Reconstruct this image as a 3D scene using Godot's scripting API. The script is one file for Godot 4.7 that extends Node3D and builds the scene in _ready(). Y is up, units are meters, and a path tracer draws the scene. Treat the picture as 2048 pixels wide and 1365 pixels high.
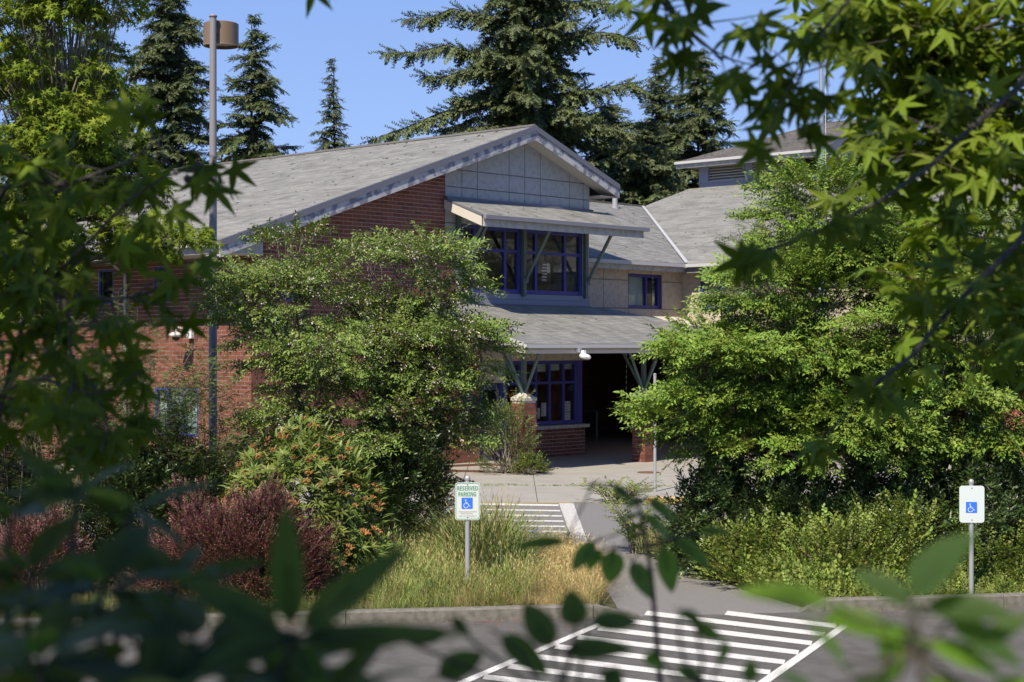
extends Node3D
# Seen from a planted bank above a car park: a two-storey brick school behind shrubs, with firs beyond.
# Metres; the eye is 3.2 m above the car park, looking along -z. F is the lens in photograph pixels.
const F := 3300.0
const EYE := 3.2
const HORIZON := 690.0
const BED := 0.05
var R := RandomNumberGenerator.new()
var M := {}
var used := {}
var school: Node3D

func gp(px: float, py: float, y := 0.0) -> Vector3:      # a point on level ground of height y
	var d := (EYE - y) * F / (py - HORIZON)
	return Vector3((px - 1024.0) / F * d, y, -d)
func at(px: float, py: float, d: float) -> Vector3:      # a point at distance d
	return Vector3((px - 1024.0) / F * d, EYE + (HORIZON - py) / F * d, -d)
func lin(r: float, g: float, b: float) -> Color:
	return Color(r, g, b).linear_to_srgb()
func rnd(a: float, b: float) -> float:
	return R.randf_range(a, b)

# ---------------------------------------------------------------- materials
func noise_tex(freq: float, stops: Array, seed_ := 1, size := 512, type := FastNoiseLite.TYPE_SIMPLEX, octaves := 4) -> NoiseTexture2D:
	var n := FastNoiseLite.new()
	n.noise_type = type
	n.seed = seed_
	n.frequency = freq
	n.fractal_octaves = octaves
	var t := NoiseTexture2D.new()
	t.width = size
	t.height = size
	t.seamless = true
	t.noise = n
	var g := Gradient.new()
	var offs := PackedFloat32Array()
	var cols := PackedColorArray()
	for s in stops:
		offs.append(s[0])
		cols.append(s[1])
	g.offsets = offs
	g.colors = cols
	t.color_ramp = g
	return t
func grey_tex(freq: float, seed_ := 1, size := 512, octaves := 4) -> NoiseTexture2D:
	return noise_tex(freq, [[0.0, Color.BLACK], [1.0, Color.WHITE]], seed_, size, FastNoiseLite.TYPE_SIMPLEX, octaves)
func mat(called: String, c: Color, rough := 0.85, metal := 0.0) -> StandardMaterial3D:
	var m := StandardMaterial3D.new()
	m.resource_name = called
	m.albedo_color = c
	m.roughness = rough
	m.metallic = metal
	M[called] = m
	return m
func surf(called: String, tex: Texture2D, scale_: float, rough := 0.9, bump: Texture2D = null, bump_cm := 0.3, world := false) -> StandardMaterial3D:
	var m := mat(called, Color.WHITE, rough)
	m.albedo_texture = tex
	m.uv1_triplanar = true
	m.uv1_world_triplanar = world
	m.uv1_scale = Vector3.ONE * scale_
	if bump:
		m.heightmap_enabled = true
		m.heightmap_texture = bump
		m.heightmap_scale = bump_cm
	return m
func leaf_mat(called: String, rough := 0.5, back := 0.7, spec := 0.5) -> StandardMaterial3D:
	var m := mat(called, Color.WHITE, rough)
	m.vertex_color_use_as_albedo = true
	m.metallic_specular = spec
	if back > 0.0:
		m.backlight_enabled = true
		m.backlight = Color(back, back, back * 0.55)
	return m

# ---------------------------------------------------------------- nodes
func numbered(called: String) -> String:
	if not used.has(called):
		used[called] = 0
		return called
	used[called] += 1
	return "%s_%03d" % [called, used[called]]
func thing(called: String, label: String, category: String, where := Vector3.ZERO, group := "", turn := 0.0) -> Node3D:
	var o := Node3D.new()
	o.name = numbered(called)
	add_child(o, true)
	o.position = where
	o.rotation.y = turn
	tag(o, label, category, group)
	return o
func tag(o: Node, label: String, category: String, group := "", kind := "") -> void:
	if label: o.set_meta("label", label)
	if category: o.set_meta("category", category)
	if group: o.set_meta("group", group)
	if kind: o.set_meta("kind", kind)
func obj(called: String, mesh: Mesh, m: Material, parent: Node = null) -> MeshInstance3D:
	var o := MeshInstance3D.new()
	o.mesh = mesh
	o.material_override = m
	if parent == null or parent == self:
		o.name = numbered(called)
		add_child(o, true)
	else:
		o.name = called
		parent.add_child(o, true)
	return o
func structure(called: String, mesh: Mesh, m: Material, label := "") -> MeshInstance3D:
	var o := obj(called, mesh, m)
	o.set_meta("kind", "structure")
	if label: o.set_meta("label", label)
	return o
func holder(called: String, parent: Node) -> Node3D:
	var o := Node3D.new()
	o.name = called
	parent.add_child(o, true)
	return o
func many(called: String, mesh: Mesh, m: Material, parent: Node, places: Array, tints := PackedColorArray()) -> MultiMeshInstance3D:
	var mm := MultiMesh.new()
	mm.transform_format = MultiMesh.TRANSFORM_3D
	mm.use_colors = tints.size() > 0
	mm.mesh = mesh
	mm.instance_count = places.size()
	for i in places.size():
		mm.set_instance_transform(i, places[i])
	for i in tints.size():
		mm.set_instance_color(i, tints[i])
	var o := MultiMeshInstance3D.new()
	o.multimesh = mm
	o.material_override = m
	o.name = called
	if parent == self or parent == null:
		o.name = numbered(called)
		add_child(o, true)
	else:
		parent.add_child(o, true)
	o.set_meta("kind", "stuff")
	return o

# ---------------------------------------------------------------- shapes
func new_st() -> SurfaceTool:
	var st := SurfaceTool.new()
	st.begin(Mesh.PRIMITIVE_TRIANGLES)
	return st
func tri(st: SurfaceTool, a: Vector3, b: Vector3, c: Vector3) -> void:
	var n := (c - a).cross(b - a).normalized()
	for p in [a, b, c]:
		st.set_normal(n)
		st.add_vertex(p)
func quad(st: SurfaceTool, a: Vector3, b: Vector3, c: Vector3, d: Vector3) -> void:   # clockwise from the front
	tri(st, a, b, c)
	tri(st, a, c, d)
func box(st: SurfaceTool, lo: Vector3, hi: Vector3, t := Transform3D.IDENTITY) -> void:
	var p := []
	for i in 8:
		p.append(t * Vector3(hi.x if i & 1 else lo.x, hi.y if i & 2 else lo.y, hi.z if i & 4 else lo.z))
	for f in [[0, 2, 3, 1], [5, 7, 6, 4], [4, 6, 2, 0], [1, 3, 7, 5], [2, 6, 7, 3], [4, 0, 1, 5]]:
		quad(st, p[f[3]], p[f[2]], p[f[1]], p[f[0]])
func boxm(lo: Vector3, hi: Vector3, t := Transform3D.IDENTITY) -> Mesh:
	var st := new_st()
	box(st, lo, hi, t)
	return st.commit()
func prism(st: SurfaceTool, poly: PackedVector2Array, z0: float, z1: float, t := Transform3D.IDENTITY) -> void:   # outline in x, y; from z0 to z1
	if Geometry2D.is_polygon_clockwise(poly):
		poly = poly.duplicate()
		poly.reverse()
	var idx := Geometry2D.triangulate_polygon(poly)
	for i in range(0, idx.size(), 3):
		var a := poly[idx[i]]
		var b := poly[idx[i + 1]]
		var c := poly[idx[i + 2]]
		if (b - a).cross(c - a) < 0:
			var s := b
			b = c
			c = s
		tri(st, t * Vector3(a.x, a.y, z1), t * Vector3(c.x, c.y, z1), t * Vector3(b.x, b.y, z1))
		tri(st, t * Vector3(a.x, a.y, z0), t * Vector3(b.x, b.y, z0), t * Vector3(c.x, c.y, z0))
	for i in poly.size():
		var a := poly[i]
		var b := poly[(i + 1) % poly.size()]
		quad(st, t * Vector3(a.x, a.y, z0), t * Vector3(a.x, a.y, z1), t * Vector3(b.x, b.y, z1), t * Vector3(b.x, b.y, z0))
func prismm(poly: PackedVector2Array, z0: float, z1: float, t := Transform3D.IDENTITY) -> Mesh:
	var st := new_st()
	prism(st, poly, z0, z1, t)
	return st.commit()
func sheet(pts: Array, y: float) -> Mesh:      # a level sheet through ground points
	var st := new_st()
	var poly := PackedVector2Array()
	for p in pts:
		poly.append(Vector2(p.x, p.z))
	var idx := Geometry2D.triangulate_polygon(poly)
	for i in range(0, idx.size(), 3):
		var a := poly[idx[i]]
		var b := poly[idx[i + 1]]
		var c := poly[idx[i + 2]]
		if (b - a).cross(c - a) < 0:
			var s := b
			b = c
			c = s
		tri(st, Vector3(a.x, y, a.y), Vector3(b.x, y, b.y), Vector3(c.x, y, c.y))
	return st.commit()
func slab(pts: Array, y0: float, y1: float) -> Mesh:
	var poly := PackedVector2Array()
	for p in pts:
		poly.append(Vector2(p.x, -p.z))
	return prismm(poly, y0, y1, Transform3D(Basis(Vector3(1, 0, 0), Vector3(0, 0, -1), Vector3(0, 1, 0)), Vector3.ZERO))
func tube(st: SurfaceTool, pts: Array, radii: Array, sides := 7, color := Color(1, 1, 1), cap := true) -> void:
	var rings := []
	var up := Vector3(0.13, 0.21, 0.97)
	for i in pts.size():
		var dir: Vector3 = (pts[mini(i + 1, pts.size() - 1)] - pts[maxi(i - 1, 0)])
		dir = dir.normalized() if dir.length() > 1e-6 else Vector3.UP
		var x := dir.cross(up)
		if x.length() < 0.05:
			x = dir.cross(Vector3(1, 0, 0))
		x = x.normalized()
		var y := dir.cross(x).normalized()
		up = y.cross(dir) if false else up
		var ring := []
		for k in sides:
			var a := TAU * k / sides
			ring.append([pts[i] + (x * cos(a) + y * sin(a)) * radii[i], x * cos(a) + y * sin(a)])
		rings.append(ring)
	for i in rings.size() - 1:
		for k in sides:
			var q := [rings[i][k], rings[i][(k + 1) % sides], rings[i + 1][(k + 1) % sides], rings[i + 1][k]]
			for n in [0, 2, 1, 0, 3, 2]:
				st.set_color(color)
				st.set_normal(q[n][1])
				st.add_vertex(q[n][0])
	if cap:
		for e in [0, rings.size() - 1]:
			for k in range(1, sides - 1):
				st.set_color(color)
				if e > 0:
					tri(st, rings[e][0][0], rings[e][k + 1][0], rings[e][k][0])
				else:
					tri(st, rings[e][0][0], rings[e][k][0], rings[e][k + 1][0])
func tubem(pts: Array, radii: Array, sides := 7) -> Mesh:
	var st := new_st()
	tube(st, pts, radii, sides)
	return st.commit()
func lathe(st: SurfaceTool, profile: Array, sides := 20, t := Transform3D.IDENTITY) -> void:   # [radius, height] from the bottom up
	for i in profile.size() - 1:
		var a: Array = profile[i]
		var b: Array = profile[i + 1]
		var flat := Vector2(b[1] - a[1], a[0] - b[0]).normalized()
		for k in sides:
			var c0 := Vector2.from_angle(TAU * k / sides)
			var c1 := Vector2.from_angle(TAU * (k + 1) / sides)
			var v := [[c0, a], [c0, b], [c1, b], [c1, a]]
			for n in [0, 3, 2, 0, 2, 1]:
				var c: Vector2 = v[n][0]
				var p: Array = v[n][1]
				st.set_color(Color.WHITE)
				st.set_normal(t.basis * Vector3(c.x * flat.x, flat.y, c.y * flat.x))
				st.add_vertex(t * Vector3(c.x * p[0], p[1], c.y * p[0]))
func lathem(profile: Array, sides := 20, t := Transform3D.IDENTITY) -> Mesh:
	var st := new_st()
	lathe(st, profile, sides, t)
	return st.commit()
func aim(from: Vector3, dir: Vector3, up := Vector3.UP, size := 1.0) -> Transform3D:   # +y of the mesh along dir, +z towards up
	var y := dir.normalized()
	var x := y.cross(up)
	if x.length() < 0.02:
		x = y.cross(Vector3(0.3, 0.1, 1.0))
	x = x.normalized()
	return Transform3D(Basis(x, y, x.cross(y).normalized()).scaled_local(Vector3.ONE * size), from)

# ---------------------------------------------------------------- the school: x runs along the gable front, z comes out of it
func quad_n(st: SurfaceTool, a: Vector3, b: Vector3, c: Vector3, d: Vector3, n: Vector3) -> void:
	if (c - a).cross(b - a).dot(n) < 0 or (d - a).cross(c - a).dot(n) < 0:
		quad(st, d, c, b, a)
	else:
		quad(st, a, b, c, d)
func hexa(st: SurfaceTool, p: Array, q: Array) -> void:      # a solid between two quads
	var mid := Vector3.ZERO
	for v in p + q:
		mid += v / 8.0
	for f in [p, q, [p[0], p[1], q[1], q[0]], [p[1], p[2], q[2], q[1]], [p[2], p[3], q[3], q[2]], [p[3], p[0], q[0], q[3]]]:
		quad_n(st, f[0], f[1], f[2], f[3], (f[0] + f[1] + f[2] + f[3]) / 4.0 - mid)
func hexam(p: Array, q: Array) -> Mesh:
	var st := new_st()
	hexa(st, p, q)
	return st.commit()
func strip(p: Vector3, q: Vector3, up: Vector3, out: Vector3) -> Mesh:      # a board from p to q, up and out are its other edges
	return hexam([p, q, q + up, p + up], [p + out, q + out, q + up + out, p + up + out])

func shingled(parent: Node, p0: Vector3, p1: Vector3, q0: Vector3, q1: Vector3, moss := 0, given := Vector3.ZERO, expo := 0.145, cover: Material = null) -> Node3D:
	# a roof slope from its eave p0-p1 up to q0-q1: a deck and courses of shingles that overlap
	var n := (p1 - p0).cross(q0 - p0).normalized()
	if n.length() < 0.5:
		n = (p1 - p0).cross(q1 - p0).normalized()
	n = n if n.y > 0 else -n
	if given != Vector3.ZERO: n = given.normalized()
	var o := obj("roof_slope", hexam([p0, p1, q1, q0], [p0 - n * 0.07, p1 - n * 0.07, q1 - n * 0.07, q0 - n * 0.07]), M.deck, parent)
	var st := new_st()
	var k := int(ceil(maxf((q0 - p0).length(), (q1 - p1).length()) / expo))
	for i in k:
		var t0 := float(i) / k
		var t1 := minf(1.0, (i + 1.15) / k)
		var a0 := p0.lerp(q0, t0)
		var a1 := p1.lerp(q1, t0)
		var b0 := p0.lerp(q0, t1)
		var b1 := p1.lerp(q1, t1)
		var cols := maxi(1, int((a1 - a0).length() / 0.33))
		var shift := rnd(0.0, 1.0) / cols
		for j in cols + 1:
			var u0 := clampf((j - 1.0) / cols + shift, 0, 1)
			var u1 := clampf(float(j) / cols + shift, 0, 1)
			if u1 - u0 < 1e-4: continue
			var lift := n * rnd(0.008, 0.014)
			var tone := rnd(0.78, 1.0)
			st.set_color(Color(tone, tone * rnd(0.985, 1.01), tone * rnd(0.96, 1.0)))
			quad_n(st, a0.lerp(a1, u0) + lift, a0.lerp(a1, u1) + lift, b0.lerp(b1, u1) + n * 0.004, b0.lerp(b1, u0) + n * 0.004, n)
			quad_n(st, a0.lerp(a1, u0) + lift, a0.lerp(a1, u1) + lift, a0.lerp(a1, u1) + n * 0.001, a0.lerp(a1, u0) + n * 0.001, p0 - q0)
	var s := obj("shingles", st.commit(), cover if cover else M.shingle, o)
	s.set_meta("kind", "stuff")
	if moss:
		var places := []
		for i in moss:
			var u := R.randf()
			var v := R.randf()
			var p := p0.lerp(p1, u).lerp(q0.lerp(q1, u), v) + n * 0.015
			var sc := rnd(0.012, 0.028) * (1.7 if R.randf() < 0.1 else 1.0)
			places.append(aim(p, n, Vector3(rnd(-1, 1), 0.1, rnd(-1, 1)), 1.0) * Transform3D(Basis.from_scale(Vector3(sc * rnd(0.7, 1.8), sc * 0.5, sc * rnd(0.7, 1.6))), Vector3.ZERO))
		many("moss_tufts", M.moss_mesh, M.moss, o, places)
	return o

func brick_field(parent: Node, x0: float, x1: float, y0: float, y1: float, inside: PackedVector2Array, holes: Array, first: Array, most := 300) -> void:
	# running bond on the plane z = 0 of the parent, faces proud of the mortar; first: rects whose bricks come first as single parts
	var close := []
	var rest := []
	var rows := int((y1 - y0) / 0.1016)
	for r in rows:
		var y := y0 + (r + 0.5) * 0.1016
		var n := int((x1 - x0) / 0.305) + 2
		for c in n:
			var x := x0 + (c + (0.0 if r % 2 else -0.5)) * 0.305 + 0.1525
			var spans := [[maxf(x - 0.1448, x0), minf(x + 0.1448, x1)]]
			for h in holes:
				var q: Rect2 = h
				if y + 0.045 < q.position.y or y - 0.045 > q.end.y: continue
				var cut := []
				for sp in spans:
					if sp[1] <= q.position.x or sp[0] >= q.end.x:
						cut.append(sp)
						continue
					if sp[0] < q.position.x: cut.append([sp[0], q.position.x - 0.004])
					if sp[1] > q.end.x: cut.append([q.end.x + 0.004, sp[1]])
				spans = cut
			for sp in spans:
				var lo: float = sp[0]
				var hi: float = sp[1]
				if hi - lo < 0.025: continue
				x = (lo + hi) / 2
				var w := hi - lo
				if inside.size():
					var ok := true
					for p in [Vector2(lo + 0.01, y - 0.03), Vector2(hi - 0.01, y - 0.03), Vector2(lo + 0.01, y + 0.03), Vector2(hi - 0.01, y + 0.03)]:
						ok = ok and Geometry2D.is_point_in_polygon(p, inside)
					if not ok: continue
				var rank := 99.0
				for k in first.size():
					if (first[k] as Rect2).has_point(Vector2(x, y)):
						rank = minf(rank, k)
				(close if rank < 99 else rest).append([rank + R.randf() * 0.001, Transform3D(Basis.from_euler(Vector3(0, 0, rnd(-0.004, 0.004))).scaled_local(Vector3(w, 0.0868, 1)), Vector3(x, y, rnd(-0.0015, 0.0015)))])
	close.sort_custom(func(p, q): return p[0] < q[0])
	while close.size() > most:
		rest.append(close.pop_back())
	for b in close:
		var o := obj("brick", M.brick_mesh, M["brick_%d" % R.randi_range(0, 5)], parent)
		o.transform = b[1]
	var places := []
	var tints := PackedColorArray()
	for b in rest:
		places.append(b[1])
		tints.append(brick_tone())
	if places.size():
		many("brick_courses", M.brick_mesh, M.brick_many, parent, places, tints)
func mortar_plate(poly: PackedVector2Array, holes: Array, z0: float, z1: float) -> Mesh:      # the wall behind the bricks, open where the windows are
	var st := new_st()
	var lo := poly[0]
	var hi := poly[0]
	for p in poly:
		lo = lo.min(p)
		hi = hi.max(p)
	var xs := [lo.x, hi.x]
	for h in holes: xs.append_array([h.position.x, h.end.x])
	xs.sort()
	for i in xs.size() - 1:
		if xs[i + 1] - xs[i] < 1e-4: continue
		var ys := [lo.y]
		for h in holes:
			if h.position.x < xs[i] + 1e-4 and h.end.x > xs[i + 1] - 1e-4: ys.append_array([h.position.y, h.end.y])
		ys.append(hi.y)
		for j in range(0, ys.size(), 2):
			var cell := PackedVector2Array([Vector2(xs[i], ys[j]), Vector2(xs[i + 1], ys[j]), Vector2(xs[i + 1], ys[j + 1]), Vector2(xs[i], ys[j + 1])])
			for piece in Geometry2D.intersect_polygons(cell, poly): prism(st, piece, z0, z1)
	return st.commit()
func brick_tone() -> Color:
	var k := rnd(0.72, 1.12)
	return Color(k, k * rnd(0.9, 1.08), k * rnd(0.88, 1.1))

func window(parent: Node, x0: float, x1: float, y0: float, y1: float, xs: Array, ys: Array, bar := 0.055, skip := [], blinds := [], deep := 0.1) -> Node3D:
	# frame and panes on the plane z = 0 of the parent; xs and ys: the bars between; skip: cells left without glass
	var w := holder("window", parent)
	var st := new_st()
	var xx := [x0] + xs + [x1]
	var yy := [y0] + ys + [y1]
	for i in xx.size():
		var b := bar if i == 0 or i == xx.size() - 1 else bar * 0.75
		var a: float = xx[i] + (b if i == 0 else (-b if i == xx.size() - 1 else 0.0))
		box(st, Vector3(a - b, y0, -deep / 2), Vector3(a + b, y1, deep / 2))
	for j in yy.size():
		var b := bar if j == 0 or j == yy.size() - 1 else bar * 0.7
		var a: float = yy[j] + (b if j == 0 else (-b if j == yy.size() - 1 else 0.0))
		for i in xx.size() - 1:
			box(st, Vector3(xx[i] + (bar * 2 if i == 0 else bar * 0.75), a - b, -deep / 2 + 0.003), Vector3(xx[i + 1] - (bar * 2 if i == xx.size() - 2 else bar * 0.75), a + b, deep / 2 - 0.004))
	obj("frame", st.commit(), M.blue_frame, w)
	for i in xx.size() - 1:
		for j in yy.size() - 1:
			if [i, j] in skip: continue
			obj("pane", boxm(Vector3(xx[i] + bar * 0.5, yy[j] + bar * 0.5, -0.004), Vector3(xx[i + 1] - bar * 0.5, yy[j + 1] - bar * 0.5, 0.004)), M.glass, w)
			for b in blinds:
				if b[0] == i and b[1] == j:
					var h: float = (yy[j + 1] - yy[j]) * b[2]
					obj("blind", boxm(Vector3(xx[i] + bar * 0.5, yy[j + 1] - h, -0.11), Vector3(xx[i + 1] - bar * 0.5, yy[j + 1], -0.10)), M.blind, w)
	return w

func rake(a: float) -> float:      # height of the main roof over the gable front
	return 9.28 - (0.34 * (9.48 - a) if a < 9.48 else 0.376 * (a - 9.48))

func build_school() -> void:
	school = thing("school_building", "two-storey red brick school with grey shingle roofs and blue framed windows", "building", Vector3(-6.2, 0, -39.2), "", deg_to_rad(47.0))
	school_walls()
	school_roofs()
	school_gable()
	school_entry()
	school_wings()

func school_walls() -> void:
	# gable front: mortar core with bricks on it
	var g := holder("brick_gable_wall", school)
	var poly := PackedVector2Array([Vector2(0, 0), Vector2(7.8, 0), Vector2(7.8, 4.2672), Vector2(7.05, 4.2672), Vector2(7.05, 5.785), Vector2(6.475, 5.785), Vector2(6.475, rake(6.475) - 0.2), Vector2(0, rake(0.0) - 0.2)])
	var hole := Rect2(0.905, 4.2672, 0.58, 0.9144)
	var core := poly.duplicate()
	core[0].x = 0.009
	core[core.size() - 1].x = 0.009
	obj("mortar", mortar_plate(core, [hole], -0.35, -0.008), M.mortar, g)
	brick_field(g, 0.0, 6.472, 5.7912, 8.23, poly, [], [Rect2(3.6, 6.6, 3.0, 2.0), Rect2(1.2, 5.79, 2.6, 1.6)], 260)
	brick_field(g, 0.0, 7.045, 4.2672, 5.7912, PackedVector2Array(), [hole], [Rect2(0.0, 4.9, 1.6, 1.0)], 40)
	brick_field(g, 0.0, 7.795, 0.0, 4.2672, PackedVector2Array(), [], [Rect2(7.0, 0.0, 0.8, 2.4)], 60)
	var w := holder("small_window", school)
	w.position = Vector3(0, 0, -0.04)
	window(w, 0.905, 1.485, 4.2672, 5.1816, [], [], 0.03, [], [[0, 0, 1.0]], 0.06)
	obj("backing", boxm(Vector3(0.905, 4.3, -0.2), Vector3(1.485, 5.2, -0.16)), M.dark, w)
	# left wall, faces -x
	var lw := holder("brick_side_wall", school)
	lw.rotation.y = -PI / 2
	var holes := [Rect2(-3.95, 0.9144, 1.85, 1.2192), Rect2(-4.0, 4.2672, 0.7, 0.9144), Rect2(-6.5, 4.2672, 0.7, 0.9144), Rect2(-8.6, 0.9144, 1.85, 1.2192)]
	obj("mortar", mortar_plate(PackedVector2Array([Vector2(-30, 0), Vector2(-0.02, 0), Vector2(-0.02, 5.5), Vector2(-30, 5.5)]), holes, -0.30, -0.008), M.mortar, lw)
	brick_field(lw, -12.0, -0.012, 0.0, 5.4, PackedVector2Array(), holes, [Rect2(-4.6, 2.0, 3.6, 1.7), Rect2(-4.6, 3.7, 3.6, 1.0), Rect2(-1.2, 4.2, 1.2, 1.0)])
	var k := 0
	for h in holes:
		var ww := holder("side_window", lw)
		ww.position = Vector3(0, 0, -0.05)
		if h.size.x > 1:
			window(ww, h.position.x, h.end.x, h.position.y, h.end.y, [h.position.x + 0.55, h.position.x + 1.2], [], 0.035, [], [[0, 0, 1.0], [1, 0, 1.0], [2, 0, 0.7]], 0.06)
		else:
			window(ww, h.position.x, h.end.x, h.position.y, h.end.y, [], [], 0.03, [], [], 0.06)
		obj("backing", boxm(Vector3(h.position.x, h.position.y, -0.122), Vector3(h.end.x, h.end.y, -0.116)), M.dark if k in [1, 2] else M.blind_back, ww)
		k += 1
	# rear and right of the main block, so that no light comes in
	obj("rear_wall", prismm(PackedVector2Array([Vector2(0, 0), Vector2(12.4, 0), Vector2(12.4, rake(12.4) - 0.2), Vector2(9.48, rake(9.48) - 0.2), Vector2(0, rake(0.0) - 0.2)]), -30.2, -29.9), M.mortar, school)
	obj("right_wall", boxm(Vector3(12.1, 0, -29.9), Vector3(12.4, rake(12.4) - 0.2, -0.36)), M.stucco, school)
	var d := holder("downspout", school)
	obj("pipe", tubem([Vector3(-0.1, 0.1, -5.1), Vector3(-0.1, 5.0, -5.1), Vector3(-0.6, 5.35, -5.1), Vector3(-1.2, 5.42, -5.1)], [0.045, 0.045, 0.045, 0.045], 8), M.galvanised, d)
	for y in [0.8, 2.4, 4.2]:
		obj("strap", boxm(Vector3(-0.16, y, -5.17), Vector3(0.0, y + 0.04, -5.03)), M.galvanised, d)

func school_roofs() -> void:
	var main := holder("main_roof", school)
	var front := 0.5
	var e := Vector3(-1.32, 5.61, front)
	var eb := Vector3(-1.32, 5.61, -30.5)
	var r := Vector3(9.48, 9.28, front)
	var rb := Vector3(9.48, 9.28, -30.5)
	shingled(main, e, eb, r, rb, 420)
	var re := Vector3(13.15, rake(13.15), front)
	shingled(main, re, Vector3(13.15, rake(13.15), -30.5), r, rb, 60)
	obj("ridge_cap", hexam([r + Vector3(-0.16, -0.03, 0.02), r + Vector3(0, 0.055, 0.02), r + Vector3(0.16, -0.03, 0.02), r + Vector3(0, -0.02, 0.02)], [rb + Vector3(-0.16, -0.03, 0), rb + Vector3(0, 0.055, 0), rb + Vector3(0.16, -0.03, 0), rb + Vector3(0, -0.02, 0)]), M.ridge, main)
	# barge boards: a dark metal edge over a peeling board
	for s in [[e, r], [r, re]]:
		var p: Vector3 = s[0]
		var q: Vector3 = s[1]
		obj("drip_edge", strip(p + Vector3(0, -0.15, 0.012), q + Vector3(0, -0.15, 0.012), Vector3(0, 0.155, 0), Vector3(0, 0, 0.05)), M.edge_metal, main)
		obj("barge_board", strip(p + Vector3(0, -0.40, 0.0), q + Vector3(0, -0.40, 0.0), Vector3(0, 0.248, 0), Vector3(0, 0, 0.035)), M.peeling, main)
		obj("soffit", strip(p + Vector3(0, -0.36, -front), q + Vector3(0, -0.36, -front), Vector3(0, 0.02, 0), Vector3(0, 0, front - 0.002)), M.cream, main)
	# eave on the left with its gutter
	obj("fascia", strip(Vector3(-1.30, 5.31, 0.46), Vector3(-1.30, 5.31, -30.4), Vector3(0, 0.22, 0), Vector3(0.03, 0, 0)), M.fascia, main)
	obj("gutter", strip(Vector3(-1.42, 5.47, 0.5), Vector3(-1.42, 5.47, -30.4), Vector3(-0.02, 0.11, 0), Vector3(0.115, 0, 0)), M.gutter, main)
	obj("eave_soffit", boxm(Vector3(-1.27, 5.32, -30.3), Vector3(-0.0, 5.345, 0.45)), M.cream, main)
	obj("return_board", prismm(PackedVector2Array([Vector2(-1.26, 5.348), Vector2(0.0, 5.348), Vector2(0.0, 5.66), Vector2(-1.26, 5.24 + 0.11)]), 0.40, 0.44), M.fascia, main)
	obj("eave_fascia_right", strip(Vector3(13.12, rake(13.15) - 0.38, 0.46), Vector3(13.12, rake(13.15) - 0.38, -30.4), Vector3(0, 0.3, 0), Vector3(0.03, 0, 0)), M.fascia, main).name = "fascia"
	obj("eave_soffit", boxm(Vector3(12.4, rake(13.15) - 0.37, -30.3), Vector3(13.11, rake(13.15) - 0.35, 0.45)), M.cream, main)

func panels(parent: Node, area: PackedVector2Array, xs: Array, ys: Array, z0: float, z1: float, m: Material) -> void:
	for i in xs.size() - 1:
		for j in ys.size() - 1:
			var g := 0.011
			var cell := PackedVector2Array([Vector2(xs[i] + g, ys[j] + g), Vector2(xs[i + 1] - g, ys[j] + g), Vector2(xs[i + 1] - g, ys[j + 1] - g), Vector2(xs[i] + g, ys[j + 1] - g)])
			for piece in Geometry2D.intersect_polygons(cell, area):
				if piece.size() > 2:
					obj("panel", prismm(piece, z0, z1 + rnd(0, 0.002)), m, parent)

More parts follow.
